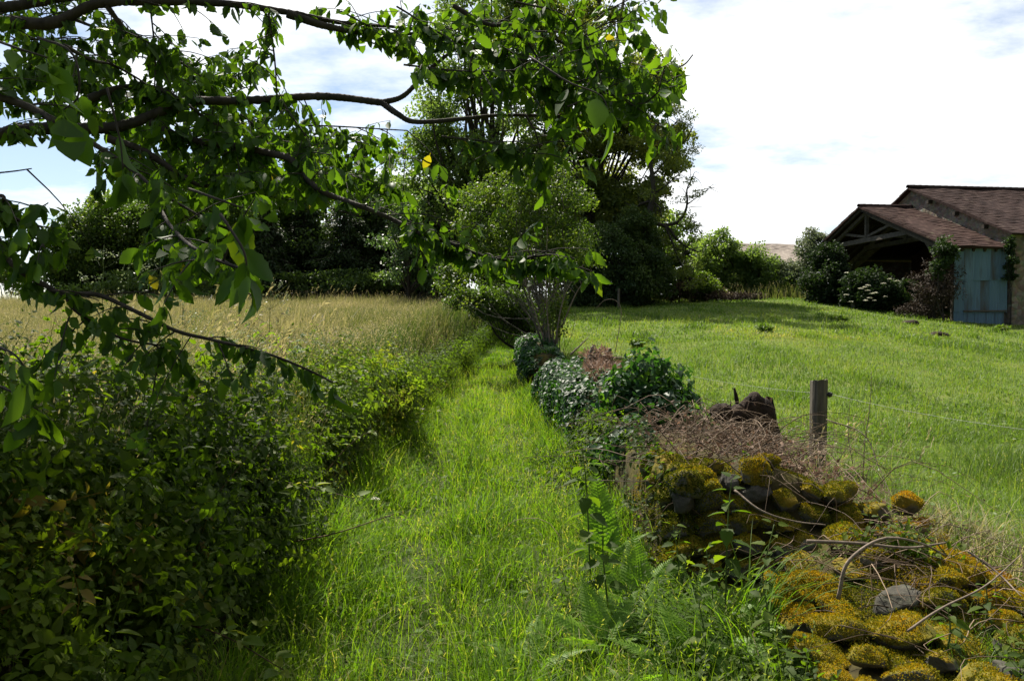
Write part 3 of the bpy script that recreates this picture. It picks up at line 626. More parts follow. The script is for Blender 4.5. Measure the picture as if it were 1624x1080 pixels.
# stones: seeds on the surface, spaced apart
seeds = []
def try_seed(x, y, r, k=.82):
    z = float(rub_z(x, y))
    for (sx, sy, sz, sr) in seeds:
        if (x - sx) ** 2 + (y - sy) ** 2 + (z - sz) ** 2 < (k * (r + sr)) ** 2: return
    seeds.append((x, y, z, r))
rows_ = []
for zr_ in (.07, .22, .37, .52, .64):                 # rough courses: lane face, corner, then the broken end
    u = 1.45 + rng.uniform(0, .15)
    while u < 4.0:
        r = rng.uniform(.075, .125)
        if u < 2.2: y = 7.2 - u; x = float(xr(y)) + .10 + .16 * zr_
        else: x = float(xr(5.0)) + .12 + (u - 2.2) * .95 + .05 * zr_; y = 4.92 + .42 * zr_ + .24 * max(0, x - 1.3)
        if zr_ < .70 * (1 - .55 * max(0, u - 2.5) / 1.5) + .06: rows_.append((x + rng.normal() * .02, y + rng.normal() * .03, zr_ + rng.normal() * .025, r))
        u += r * rng.uniform(1.75, 2.3)
for x, y, z, r in rows_: seeds.append((x, y, z + float(zlane(y)) * .5, r))
nrow = len(seeds)
for _ in range(5000):
    if len(seeds) > 98: break
    y = rng.uniform(2.9, 5.5); x = rng.uniform(.95, 3.0)
    if mound(x, y) > .05 and abs(x) < .66 * y + .15: try_seed(x, y, rng.uniform(.08, .15), .98)
e = .03
for q, (x, y, z, r) in enumerate(seeds):
    n_ = nrm(np.array([-(float(rub_z(x + e, y)) - float(rub_z(x - e, y))) / (2 * e), -(float(rub_z(x, y + e)) - float(rub_z(x, y - e))) / (2 * e), 1.0]))
    steep = 1 - n_[2]
    ex = r * rng.uniform(1.0, 1.3); ey = r * rng.uniform(.9, 1.15); ez = r * rng.uniform(.70, .95)
    if q >= nrow: ex *= 1.25; ez *= .8
    V = ICO3[0].copy(); V = np.sign(V) * np.abs(V) ** rng.uniform(.68, .88)          # blocky, with a few split faces
    for _ in range(15):
        pn = rdir(1)[0]; dd_ = V @ pn - rng.uniform(.60, .95); V = V - np.maximum(dd_, 0)[:, None] * pn
    V *= (1 + .13 * noise(V[:, 0] + q * 3.1, V[:, 1], V[:, 2], 1.2) + .08 * noise(V[:, 0], V[:, 1] + q, V[:, 2], 4) + .04 * noise(V[:, 0] + q, V[:, 1], V[:, 2], 9))[:, None]
    V *= [ex, ey, ez]
    az = (1.57 + rng.uniform(-.3, .3) if y > 5.3 else rng.uniform(-.3, .3)) if q < nrow else rng.uniform(0, 3.14); tl_ = rng.normal() * .22; tl2 = rng.normal() * .2
    ca, sa = math.cos(az), math.sin(az); ct, st = math.cos(tl_), math.sin(tl_); cu, su = math.cos(tl2), math.sin(tl2)
    Rm = np.array([[ca, -sa, 0], [sa, ca, 0], [0, 0, 1]]) @ np.array([[ct, 0, st], [0, 1, 0], [-st, 0, ct]]) @ np.array([[1, 0, 0], [0, cu, -su], [0, su, cu]])
    V = V @ Rm.T + np.array([x, y, z]) + (n_ * r * (-.05 if q >= nrow else .0))
    a = Acc(); a.add(V, ICO3[1]); bare = rng.random() < .08; so_ = a.obj('stone', M['barestone' if bare else 'stone'], wall)
    # moss: many tiny tufts over the upper faces of this stone
    tri = V[ICO3[1]]; fn = nrm(np.cross(tri[:, 1] - tri[:, 0], tri[:, 2] - tri[:, 0])); ar = np.linalg.norm(np.cross(tri[:, 1] - tri[:, 0], tri[:, 2] - tri[:, 0]), axis=1)
    cen = tri.mean(1); pm = np.clip((fn[:, 2] + .22 + 1.5 * noise(cen[:, 0], cen[:, 1], cen[:, 2], 5)) * 1.6, 0, 1) * ar * (fn[:, 2] > -.55)
    if bare: pm = pm * (noise(cen[:, 0], cen[:, 1], cen[:, 2], 6) > .25)
    if pm.sum() <= 0: continue
    k = int(np.clip(pm.sum() * 16000, 60, 4200) * (1.0 if y < 6 else .6)); fi = rng.choice(len(pm), k, p=pm / pm.sum())
    w_ = rng.dirichlet([1, 1, 1], k); O = (tri[fi] * w_[:, :, None]).sum(1); nn = fn[fi]
    pad = .010 * np.clip(.6 + noise(O[:, 0], O[:, 1], O[:, 2], 14), 0, 1.6)          # cushions
    O = O + nn * (pad * rng.random(k))[:, None]
    ax = nrm(nn + rng.normal(size=(k, 3)) * .55 + [0, 0, .25]); X, Y, Z = frames(ax, rdir(k)); s = rng.uniform(.006, .015, k)[:, None] * (1.0 if y > 4 else .85)
    m_ = Acc(); m_.inst(T_far, O, X * s * 1.0, Y * s, Z * s, np.clip(.48 + .34 * noise(O[:, 0], O[:, 1], O[:, 2], 2.0) + .30 * noise(O[:, 0], O[:, 1], O[:, 2] + 3, 8) + .12 * (fn[fi, 2] - .5) + rng.normal(size=k) * .16, 0, 1)); m_.obj('moss', M['moss'], so_, smooth=False)
# moss carpet on the soil between the stones
k = 170000; x = rng.uniform(.85, 3.2, k); y = rng.uniform(2.8, 6.0, k); m = (mound(x, y) > .04) & (noise(x, y, 0, 2.5) + .5 * noise(x, y, 4, 9) > -.25); x, y = x[m], y[m]; k = len(x)
O = np.stack([x, y, rub_z(x, y) - .045 + .02 * noise(x, y, 0, 6) + .03 * np.clip(noise(x, y, 2, 9) + .4, 0, 1.3) * rng.random(k)], -1); ax = nrm(rng.normal(size=(k, 3)) * .5 + [0, 0, 1]); X, Y, Z = frames(ax, rdir(k)); s = rng.uniform(.007, .015, k)[:, None]
a = Acc(); a.inst(T_far, O, X * s, Y * s, Z * s, np.clip(.40 + .34 * noise(x, y, 1, 2.0) + .28 * noise(x, y, 5, 8) + rng.normal(size=k) * .17, 0, 1)); a.obj('moss', M['moss'], wall, smooth=False)

# ------------------------------------------------------------------ ivy-grown wall sections further up the lane
def leafy_lump(acc, O, out, size, tint, T=T_ivy, jit=.5, upb=.35):
    n = len(O); Zn = nrm(out + rng.normal(size=(n, 3)) * jit + [0, 0, upb * .4]); dn = nrm(np.array([0, 0, -1.0]) + rng.normal(size=(n, 3)) * .8)
    Y = nrm(dn - Zn * (dn * Zn).sum(1, keepdims=True)); X = np.cross(Y, Zn); s = size[:, None]
    acc.inst(T, O, X * s, Y * s, Z * 0 + Zn * s if False else Zn * s, tint)
def ivy_wall(label, y0, y1, top, wid, n, tint=.4, size=(.05, .085)):
    cy = (y0 + y1) / 2; cx = float(xr(cy)) + wid / 2; t = thing('ivy_wall', label, 'wall', (cx, cy, float(height(cx, cy))), 'ivy grown wall sections')
    # stone body
    a = Acc(); nu, nv = 60, 26; u = np.linspace(y0, y1, nu); v = np.linspace(0, 1, nv); U, Vv = np.meshgrid(u, v, indexing='ij')
    ef = np.minimum(sstep(y0 - .2, y0 + .5, U), sstep(y1 + .2, y1 - .5, U)) * .5 + .5
    H = top(U) * ef
    def prof(U, Vv, H, grow=0.0):
        th = Vv * math.pi; lump = .10 * noise(U, Vv * 2, 2, 1.6) + .05 * noise(U, Vv * 3, 5, 4)
        x = xr(U) + wid / 2 - np.sign(np.cos(th)) * np.abs(np.cos(th)) ** .45 * (wid / 2 + grow + lump); z = zlane(U) + (H + grow + lump * .7) * np.sin(th) ** .5
        return x, z
    x, z = prof(U, Vv, H - .08, -.06); i = np.arange(nu - 1)[:, None] * nv; j = np.arange(nv - 1)[None]
    a.add(np.stack([x, U, z], -1).reshape(-1, 3), np.stack([i + j, i + j + 1, i + nv + j + 1, i + nv + j], -1).reshape(-1, 4)); a.obj('wall_body', M['soil'], t)
    yy = rng.uniform(y0, y1, n); vv = rng.random(n) ** 1.25 * .8; ef = np.minimum(sstep(y0 - .2, y0 + .5, yy), sstep(y1 + .2, y1 - .5, yy)) * .5 + .5
    x, z = prof(yy, vv, top(yy) * ef - .03, 0); th = vv * math.pi
    out = nrm(np.stack([-np.cos(th) * 1.2, 0 * th - .25, np.sin(th) * .9], -1)); O = np.stack([x, yy, z], -1) + out * rng.uniform(-.05, .06, n)[:, None]
    b = Acc(); leafy_lump(b, O, out, rng.uniform(*size, n), np.clip(tint + .25 * noise(x, yy, z, 2) + rng.normal(size=n) * .17, 0, 1)); b.obj('ivy', M['ivy'], t)
    return t
ivy_wall('ivy covered stretch of wall with glossy leaves beside the dead bracken', 8.9, 14.0, lambda y: np.interp(y, [8.8, 10, 13, 14], [.78, .92, 1.0, .85]), .85, 11000, size=(.04, .068))
ivy_wall('short ivy grown wall below the hazel stems', 17.5, 24.0, lambda y: np.interp(y, [17, 20, 24], [.85, 1.1, 1.2]), .9, 4200, size=(.07, .11))
ivy_wall('distant dark wall end where the path enters the trees', 25, 40, lambda y: np.interp(y, [25, 33, 40], [.8, .9, .9]), .8, 2400, tint=.3, size=(.10, .16))

def bush(name, label, cat, c, rad, n, T, mat, size, tint=.4, group=None, shell=.55, stems=14, stem_mat='greybark', base_z=None, jit=.6, lumps=9, lr=.42, part='foliage', droop=0.0, low=-.9):
    """a shrub: lobes of leaves round woody stems"""
    c = np.array(c, float); rad = np.array(rad, float); zb = float(height(c[0], c[1])) if base_z is None else base_z
    t = thing(name, label, cat, (c[0], c[1], zb), group); a = Acc()
    d = rdir(lumps); d[:, 2] = np.where(d[:, 2] < low, -d[:, 2], d[:, 2]); lc = c + d * rad * rng.uniform(.35, .78, (lumps, 1)); lc = np.vstack([lc, c[None]])
    per = rng.multinomial(n, np.r_[np.full(lumps, .9 / lumps), .1])
    for q, k in enumerate(per):
        if k == 0: continue
        dd = rdir(k); rr = rng.random(k) ** (1 / 2.6); R_ = rad * lr * rng.uniform(.75, 1.25); O = lc[q] + dd * R_ * rr[:, None] * (1 + .25 * noise(dd[:, 0] + q, dd[:, 1], dd[:, 2], 2))[:, None]
        O[:, 2] = np.maximum(O[:, 2], zb + .03)
        if T is T_ivy: leafy_lump(a, O, dd, rng.uniform(*size, k), np.clip(tint + rng.normal() * .12 + .2 * dd[:, 2] * 0 + rng.normal(size=k) * .18, 0, 1))
        else:
            ax = nrm(dd * .6 + rng.normal(size=(k, 3)) * jit + [0, 0, -droop]); X, Y, Z = frames(ax, nrm(rng.normal(size=(k, 3)) * .6 + dd * .4 + [0, 0, .7])); s = rng.uniform(*size, k)[:, None]
            a.inst(T, O, X * s, Y * s, Z * s, np.clip(tint + rng.normal() * .14 + rng.normal(size=k) * .16, 0, 1))
    a.obj(part, M[mat], t)
    if stems:
        b = Acc()
        for _ in range(stems):
            e_ = lc[rng.integers(len(lc))] + rng.normal(size=3) * rad * .25; s0 = np.array([c[0] + rng.normal() * rad[0] * .18, c[1] + rng.normal() * rad[1] * .18, zb - .05])
            b.tube(spline([s0, (s0 + e_) / 2 + rng.normal(size=3) * rad * .1, e_], 8), np.linspace(.012, .004, 8) * max(rad[2], .5), 4)
        b.obj('stem', M[stem_mat], t)
    return t
bush('ivy_bush', 'glossy ivy mound on the wall beside the black rotten stump', 'bush', (1.48, 8.1, .72), (.66, .62, .62), 5600, T_ivy, 'ivy', (.05, .085), tint=.5, lumps=13, stems=10, lr=.46, base_z=.2)
bush('ivy_bush', 'ivy spilling down the wall face behind the upper fern', 'bush', (1.02, 6.9, .48), (.42, .95, .44), 4200, T_ivy, 'ivy', (.045, .075), tint=.4, lumps=9, stems=4, base_z=.1)

# dead stuff on the wall top
def tangle(label, c, rad, n, L_, mat='dead', droop=.5, name='dead_bramble', zf=None, r=(.0022, .005)):
    t = thing(name, label, 'dead brambles', (c[0], c[1], float(height(c[0], c[1]))), None); a = Acc()
    for _ in range(n):
        x = c[0] + rng.normal() * rad[0] * .5; y = c[1] + rng.normal() * rad[1] * .5; z0 = (float(rub_z(x, y)) if zf is None else zf) + rng.uniform(-.02, .05)
        az = rng.uniform(0, 6.28) if rng.random() < .5 else rng.normal() * .5 + (0 if rng.random() < .6 else math.pi); l = L_ * rng.uniform(.5, 1.3); h = rng.uniform(.05, 1) * rad[2]
        e_ = np.array([math.cos(az), math.sin(az), 0]) * l; p0 = np.array([x, y, z0])
        P = spline([p0, p0 + e_ * .35 + [0, 0, h] + rng.normal(size=3) * .05, p0 + e_ * .75 + [0, 0, h * .8] + rng.normal(size=3) * .06, p0 + e_ + [0, 0, h * (1 - droop) - .02]], 10)
        a.tube(P, np.linspace(rng.uniform(*r), .0012, 10), 3, rng.uniform(.1, .95), cap=False)
    a.obj('cane', M[mat], t); return t
tangle('brown tangle of dead bramble canes heaped on the wall beside the post', (1.8, 6.3), (.95, 1.25, .27), 330, .74)
tangle('straggling dead canes and straw lying over the low rubble in the foreground', (2.35, 4.35), (.75, .9, .13), 150, .65)
def litter():
    a = Acc(); n = 2600; x = 1.9 + rng.normal(size=n) * .55; y = rng.uniform(5.4, 8.2, n); O = np.stack([x, y, rub_z(x, y) + rng.uniform(0, .26, n) * rng.random(n)], -1); X, Y, Z = frames(rdir(n), rdir(n)); s_ = rng.uniform(.015, .05, n)[:, None]
    a.inst(T_leaf4, O, X * s_, Y * s_, Z * s_, rng.random(n)); tag(a.obj('leaf_litter', M['bracken']), kind='stuff')
litter()
bush('dead_bracken', 'rusty collapsed bracken on the wall between two ivy clumps', 'dead bracken', (1.28, 11.2, .86), (.40, 1.5, .30), 3400, T_needle, 'bracken', (.03, .10), tint=.5, lumps=12, stems=0, base_z=.2, part='frond')
bush('dead_bracken', 'pinkish dry stalks around the small broken stump', 'dead bracken', (1.5, 13.6, .95), (.4, .9, .30), 1500, T_needle, 'bracken', (.04, .12), tint=.6, lumps=8, stems=0, base_z=.4, part='frond')

def stick(label, pts, r, group='loose dead sticks on the wall', name='dead_stick'):
    P = spline(pts, 24); P = P + .004 * np.stack([noise(P[:, 0], P[:, 1], P[:, 2] + k * 9, 6) for k in range(3)], -1)
    t = thing(name, label, 'stick', P[0], group); a = Acc(); a.tube(P, np.linspace(r, r * .45, 24), 6); a.obj('branch', M['stick'], t); return t
stick('pale curved stick lying across the mossy stones', [W(1165, 778, 4.75), W(1205, 808, 4.6), W(1260, 826, 4.55), W(1310, 832, 4.5)], .008)
stick('stout grey branch lying level over the low rubble', [W(1280, 858, 4.3), W(1360, 862, 4.25), W(1440, 868, 4.2), W(1500, 860, 4.2)], .012)
stick('thick bowed branch arching from the moss towards the pasture edge', [W(1330, 950, 3.75), W(1345, 890, 3.75), W(1400, 855, 3.8), W(1460, 862, 3.85), W(1500, 880, 3.9)], .010)
stick('bleached straight stick propped on the outermost rubble', [W(1535, 873, 4.0), W(1580, 905, 3.9), W(1620, 945, 3.7)], .006)
stick('thin horizontal cane stretched across the wall corner above the stones', [W(950, 762, 5.5), W(1000, 763, 5.5), W(1060, 760, 5.6), W(1100, 752, 5.7)], .004)
stick('long reddish cane arching over the tangle to the post', [W(1205, 738, 6.6), W(1250, 705, 6.8), W(1290, 697, 7.0), W(1330, 694, 7.1)], .006)
stick('dark drooping cane hooped in front of the post foot', [W(1310, 665, 6.6), W(1370, 690, 6.4), W(1395, 745, 6.2), W(1415, 790, 6.0)], .006)
stick('thin dry cane standing upright in the pasture', [W(1368, 760, 7.5), W(1372, 700, 7.5), W(1380, 640, 7.5), W(1382, 588, 7.5)], .005)
stick('leaning dry twig beside the standing cane', [W(1352, 735, 7.3), W(1345, 690, 7.3), W(1348, 640, 7.3)], .004)
stick('hooped dry stalk beyond the ivy mound', [W(975, 560, 11), W(985, 500, 11), W(978, 478, 11), W(960, 476, 11), W(945, 490, 11)], .006)
stick('long crooked twig lying low in the grass beside the lowest rubble', [W(1440, 1000, 3.4), W(1500, 960, 3.5), W(1560, 930, 3.6), W(1618, 880, 3.8)], .006)

# rotten stump
def stump():
    c = W(1182, 668, 8.6); zb = float(height(c[0], c[1])); t = thing('tree_stump', 'black rotten tree stump with jagged broken spikes', 'stump', (c[0], c[1], zb))
    n = 42; th = np.linspace(0, 2 * math.pi, n, endpoint=False); rows = []
    jag = np.array([.16 + .22 * max(0, math.sin(3 * q + .6)) ** 3 + .07 * math.sin(7 * q) + .05 * math.sin(13 * q + 1) for q in th])
    hh = .56
    for f in np.linspace(0, 1, 12):
        rad = .30 * (1 - .18 * f + .10 * math.sin(f * 5)) * (1 + .16 * np.sin(3 * th + 1 + f) + .10 * np.sin(8 * th + 2 * f) + .05 * np.sin(15 * th))
        z = zb - .05 + f * (hh + jag * 1.0 - .12)
        rows.append(np.stack([c[0] + rad * 1.05 * np.cos(th) + .05 * f, c[1] + rad * .8 * np.sin(th), z], -1))
    for f in (.75, .35, .1):
        rows.append(np.stack([c[0] + .24 * f * np.cos(th) + .05, c[1] + .19 * f * np.sin(th), np.full(n, zb + .28 * f + .12)], -1))
    V = np.concatenate(rows); m = len(rows); i = np.arange(m - 1)[:, None] * n; j = np.arange(n)[None]; j2 = (j + 1) % n
    a = Acc(); a.add(V, np.stack([i + j, i + j2, i + n + j2, i + n + j], -1).reshape(-1, 4)); a.obj('trunk', M['rot'], t)
    for q, (px, py, rx, rz) in enumerate(((1190, 655, .16, .20), (1207, 668, .12, .20), (1146, 655, .14, .12), (1170, 660, .12, .14))):
        cc = W(px, py, 8.55); V = ICO3[0] * [rx, .13, rz]; V = V * (1 + .30 * noise(V[:, 0] * 9 + q * 3, V[:, 1] * 9, V[:, 2] * 5, .8) + .16 * noise(V[:, 0] * 22, V[:, 1] * 22, V[:, 2] * 9 + q, .9))[:, None] + cc
        a = Acc(); a.add(V, ICO3[1]); a.obj('snag', M['rot'], t, smooth=False)
    for (px, py, r0) in ((1164, 616, .038), (1196, 630, .05)):
        a = Acc(); top = W(px, py, 8.6 - .05); b0 = np.array([top[0] * .6 + c[0] * .4, c[1] - .02, zb + .35]); P = spline([b0, (b0 + top) / 2 + [.02, 0, .03], top], 9); P += .012 * np.stack([noise(P[:, 0], P[:, 2], k, 9) for k in range(3)], -1)
        a.tube(P, np.linspace(r0 * 1.3, r0 * .35, 9) * (1 + .2 * np.sin(np.arange(9) * 2.2)), 8); a.obj('spike', M['rot'], t)
stump()

# ------------------------------------------------------------------ fence
def fence_post(label, x, y, ztop, r, group='fence posts along the pasture', insul=False):
    zb = float(height(x, y)); t = thing('fence_post', label, 'post', (x, y, zb), group)
    k = 18; th = np.linspace(0, 2 * math.pi, k, endpoint=False); rows = []; zz = np.linspace(zb - .3, ztop, 14)
    for z in zz:
        rad = r * (1 + .07 * np.sin(3 * th + .7) + .05 * np.sin(5 * th + z) + .035 * np.sin(9 * th + 1)); rad = rad * (1 - .12 * (np.cos(th * 2 + .5) > .97))
        rows.append(np.stack([x + rad * np.cos(th) + .012 * (z - zb), y + rad * np.sin(th), np.full(k, z) + (.012 * np.cos(th + 1) + .006 * np.sin(7 * th) if z == zz[-1] else 0)], -1))
    V = np.concatenate(rows + [[[x + .012 * (ztop - zb), y, ztop - .006]]]); m = len(rows); i = np.arange(m - 1)[:, None] * k; j = np.arange(k)[None]; j2 = (j + 1) % k
    Fq = np.stack([i + j, i + j2, i + k + j2, i + k + j], -1).reshape(-1, 4); Ft = np.stack([(m - 1) * k + j[0], (m - 1) * k + j2[0], np.full(k, m * k)], -1)
    a = Acc(); a.add(V, [Fq, Ft]); a.obj('stake', M['post'], t, smooth=False)
    if insul:
        a = Acc(); z = ztop - .15; a.tube([(x + r * .8, y - .01, z), (x + r + .025, y - .015, z), (x + r + .05, y - .02, z - .005)], [.012, .014, .012], 8)
        a.tube([(x + r + .03, y - .018, z + .026), (x + r + .032, y - .018, z), (x + r + .034, y - .018, z - .03)], [.014, .02, .016], 8); a.tube([(x + r + .05, y - .02, z - .02), (x + r + .055, y - .02, z + .02)], .01, 6); a.obj('insulator', M['black'], t)
    return t
P1 = W(1297, 603, 8.4); fence_post('stout weathered fence post with a black insulator standing behind the tangle', P1[0], P1[1], P1[2], .088, insul=True)
P2 = W(963, 553, 15); fence_post('short dark fence post beyond the ivy mound', P2[0], P2[1], P2[2], .07)
P3 = W(981, 458, 38.5); fence_post('thin far fence post in front of the dark yew', P3[0], P3[1], P3[2], .06)
P4 = W(1353, 480, 38); fence_post('leaning far fence post by the flowering elder', P4[0], P4[1], P4[2], .11)
P5 = np.array([5.4, 5.2, .95]); fence_post('fence post holding the near end of the thin electric wire', P5[0], P5[1], P5[2], .085)
t = thing('fence_wire', 'single thin electric fence wire sagging between the posts', 'wire', (P1[0], P1[1], P1[2]))
a = Acc()
A1 = np.array([P1[0] + .14, P1[1] - .02, P1[2] - .15]); A2 = np.array([P2[0] + .08, P2[1], P2[2] - .08]); A5 = np.array([P5[0] - .09, P5[1], P5[2] - .13])
for A, B, sag in ((A5, A1, .10), (A1, A2, .12)):
    f = np.linspace(0, 1, 20)[:, None]; P = A + (B - A) * f; P[:, 2] -= sag * 4 * f[:, 0] * (1 - f[:, 0]); a.tube(P, .0017, 5)
a.obj('strand', M['wire'], t)
# broken small stump with a side stick by the short post
c = W(938, 575, 13.6); zb = .65; t = thing('broken_branch', 'jagged reddish broken branch leaning by the short fence post', 'branch', (c[0], c[1], zb)); a = Acc()
a.tube(spline([(c[0] + .02, c[1], zb), (c[0], c[1], c[2] - .1), (c[0] - .02, c[1], c[2] + .12), W(941, 548, 13.6)], 12), np.linspace(.075, .02, 12) * (1 + .25 * np.sin(np.arange(12) * 2.1)), 8)
a.tube(spline([W(935, 568, 13.5), W(955, 566, 13.7), W(985, 568, 14)], 8), np.linspace(.03, .018, 8), 6); a.tube(spline([W(905, 562, 13.5), W(920, 548, 13.6), W(932, 536, 13.7)], 8), np.linspace(.02, .008, 8), 5)
a.obj('branch', M['stick'], t)

# ------------------------------------------------------------------ ferns and nettles at the wall foot
def frond_mesh(L_=1.0, n=22, w=.30):
    """one fern frond along +Y with toothed side leaflets, arching down"""
    a = Acc(); ts = np.linspace(0, 1, 14); mid = np.stack([0 * ts, L_ * ts * (1 - .08 * ts), -.30 * L_ * ts ** 2.2], -1); a.tube(mid, np.linspace(.007, .002, 14) * L_, 3, cap=False)
    T_pin = leaf_T(9, .16, .04, .22, .30, .38); O, AX, S, UP = [], [], [], []
    for t in np.linspace(.14, .985, n):
        o = np.array([0, L_ * t * (1 - .08 * t), -.30 * L_ * t ** 2.2]); pl = w * L_ * (math.sin(math.pi * min(1, (t + .1)) ** .62) ** .9 + .05)
        for sd in (-1, 1):
            O.append(o); AX.append(nrm(np.array([sd, .40 + .3 * t, -.12 + .08 * math.sin(t * 30)]))); S.append(pl); UP.append([.12 * math.sin(t * 40), 0, 1])
    O, AX, S, UP = map(np.array, (O, AX, S, UP)); X, Y, Z = frames(AX, UP.astype(float)); S = S[:, None]
    a.inst(T_pin, O, X * (S * .75 + .008), Y * S, Z * S, np.clip(rng.normal(.55, .15, len(O)), 0, 1)); return a
FR = [frond_mesh(1.0, 24, .20), frond_mesh(1.0, 20, .24), frond_mesh(1.0, 26, .17)]
FRm = [f.mesh('frond', M['fern']) for f in FR]
def fern(label, x, y, z, fr):
    t = thing('fern', label, 'fern', (x, y, z), 'ferns at the wall foot')
    for q, (az, el, L_) in enumerate(fr):
        o = bpy.data.objects.new('frond', FRm[q % 3]); C.objects.link(o); o.parent = t
        o.rotation_mode = 'XYZ'; o.rotation_euler = (R(el), R(rng.uniform(-18, 18)), R(az)); o.scale = (L_,) * 3
    return t
c = W(958, 880, 4.9); fern('tall upright fern frond against the dark wall corner', c[0], c[1], c[2] - .06, [(8, 76, .72), (-28, 66, .60), (40, 58, .42), (-75, 45, .42), (80, 45, .4)])
c = W(985, 735, 6.9); fern('bright sunlit fern on the wall under the ivy mound', c[0], c[1], c[2] - .06, [(-20, 62, .40), (45, 40, .36), (80, 25, .36), (110, 30, .34), (-70, 30, .28)])
c = W(1010, 960, 4.6); fern('wide fern spreading below the mossy corner stones', c[0], c[1], .0, [(0, 62, .58), (40, 52, .50), (-45, 50, .48), (95, 36, .42), (-95, 34, .42)])
c = W(960, 1030, 4.0); fern('low arching fern at the path edge in front of the nettle', c[0], c[1], .0, [(20, 54, .52), (70, 42, .46), (-40, 46, .48), (120, 34, .40), (-90, 32, .40)])
c = W(1095, 1060, 3.6); fern('lacy foreground fern beneath the tall grass blades', c[0], c[1], .02, [(10, 48, .55), (-60, 34, .5), (65, 34, .5), (130, 28, .45), (-120, 28, .45)])
c = W(840, 1060, 3.75); fern('small fern among the lane grass at the picture foot', c[0], c[1], .0, [(-10, 40, .42), (60, 30, .4), (-80, 30, .38)])
for lb, x_, y_, fr in (('fern sprouting at the base of the corner stones', .98, 4.72, [(-15, 60, .45), (35, 48, .42), (-60, 40, .4), (85, 36, .38)]), ('fern filling the gap between the nettle and the front rubble', 1.12, 4.15, [(0, 55, .5), (50, 42, .46), (-50, 40, .46), (105, 32, .4), (-105, 32, .42)]),
                       ('dark fern fan at the picture foot under the rubble', 1.02, 3.35, [(20, 44, .5), (-30, 42, .5), (75, 34, .44), (-85, 30, .44), (150, 26, .4)]), ('fern fan drooping towards the path in front of the tall nettle', .72, 4.15, [(-10, 48, .5), (40, 40, .46), (-65, 36, .46), (-115, 30, .42)])):
    fern(lb, x_, y_, float(height(x_, y_)), fr)
T_big = leaf_T(8, .30, .08, .25, .36, .10)
def nettle(label, pts, n_pairs, leaf, group='nettles by the wall', tint=.5, lo=.3):
    P = spline(pts, 20); t = thing('nettle', label, 'nettle', P[0], group)
    a = Acc(); a.tube(P, np.linspace(.006, .0025, 20), 5); a.obj('stem', M['greenstem'], t); b = Acc(); n_pairs += 2
    for i in range(n_pairs):
        f = lo + (1 - lo) * i / (n_pairs - 1); o = np.array([np.interp(f * 19, np.arange(20), P[:, k]) for k in range(3)]); s = leaf * (1.1 - .55 * (i / (n_pairs - 1)) ** 1.5); ang = i * 1.57 + rng.uniform(-.5, .5)
        for q in (0, math.pi):
            az = ang + q + rng.uniform(-.3, .3); el = rng.uniform(-.45, .1) + .5 * (i / (n_pairs - 1)) ** 3; ax = np.array([math.cos(az) * math.cos(el), math.sin(az) * math.cos(el), math.sin(el)])
            V, Fs = place(T_big, o + ax * .02, ax, [rng.normal() * .25, rng.normal() * .25, 1], s * rng.uniform(.85, 1.15)); b.add(V, Fs, np.clip(rng.normal(tint, .12), 0, 1))
    b.obj('leaf', M['nettle'], t)
nettle('tall nettle rising in front of the upright fern', [W(938, 960, 4.5), W(934, 860, 4.5), W(930, 770, 4.5), W(922, 700, 4.5)], 6, .13)
nettle('shorter nettle leaning beside the tall one', [W(965, 970, 4.3), W(958, 900, 4.3), W(955, 850, 4.3)], 4, .11)
nettle('nettle with broad leaves standing before the moss stones', [W(1150, 1010, 4.1), W(1152, 900, 4.1), W(1155, 820, 4.1), W(1160, 760, 4.1)], 6, .12)
nettle('young nettle on top of the wall in the dead canes', [W(1178, 760, 5.8), W(1180, 735, 5.8), W(1182, 708, 5.8)], 3, .09, lo=.45)
nettle('leafy nettle deep in the grass of the lane edge', [W(905, 1010, 4.6), W(900, 950, 4.6), W(892, 905, 4.6)], 5, .10)
for lb, px, py, d, h in (('nettle beneath the ivy wall at the path edge', 905, 760, 8.2, .38), ('nettle shoot by the dark hollow of the wall', 925, 790, 7.0, .36), ('low nettle in the corner grass by the sticks', 1500, 985, 3.6, .22), ('low nettle under the bowed branch', 1560, 950, 3.9, .2), ('low nettle spreading behind the bare grey branch', 1520, 870, 4.9, .25)):
    c = W(px, py, d); z = float(rub_z(c[0], c[1])); nettle(lb, [(c[0], c[1], z - .03), (c[0] + .02, c[1], z + h * .5), (c[0] + .01, c[1], z + h)], 5, .085, lo=.2)
for q, lb in enumerate(('nettle in the thick growth before the moss stones, nearest the fern', 'nettle in the thick growth before the moss stones, beside the grass blades', 'nettle at the corner of the moss stones with a bent tip', 'dark nettle low at the picture foot', 'pale nettle growing between the two front ferns', 'nettle crowding the wide fern')):
    x = (1.02, 1.2, 1.36, 1.12, .86, .95)[q]; y = (4.1, 3.75, 4.35, 3.3, 3.6, 4.6)[q]; h = (.5, .46, .55, .34, .42, .5)[q]; z = float(height(x, y)); nettle(lb, [(x, y, z), (x + .03, y - .02, z + h * .5), (x + (.1 if q == 2 else .0), y, z + h)], 7, .10, lo=.15)
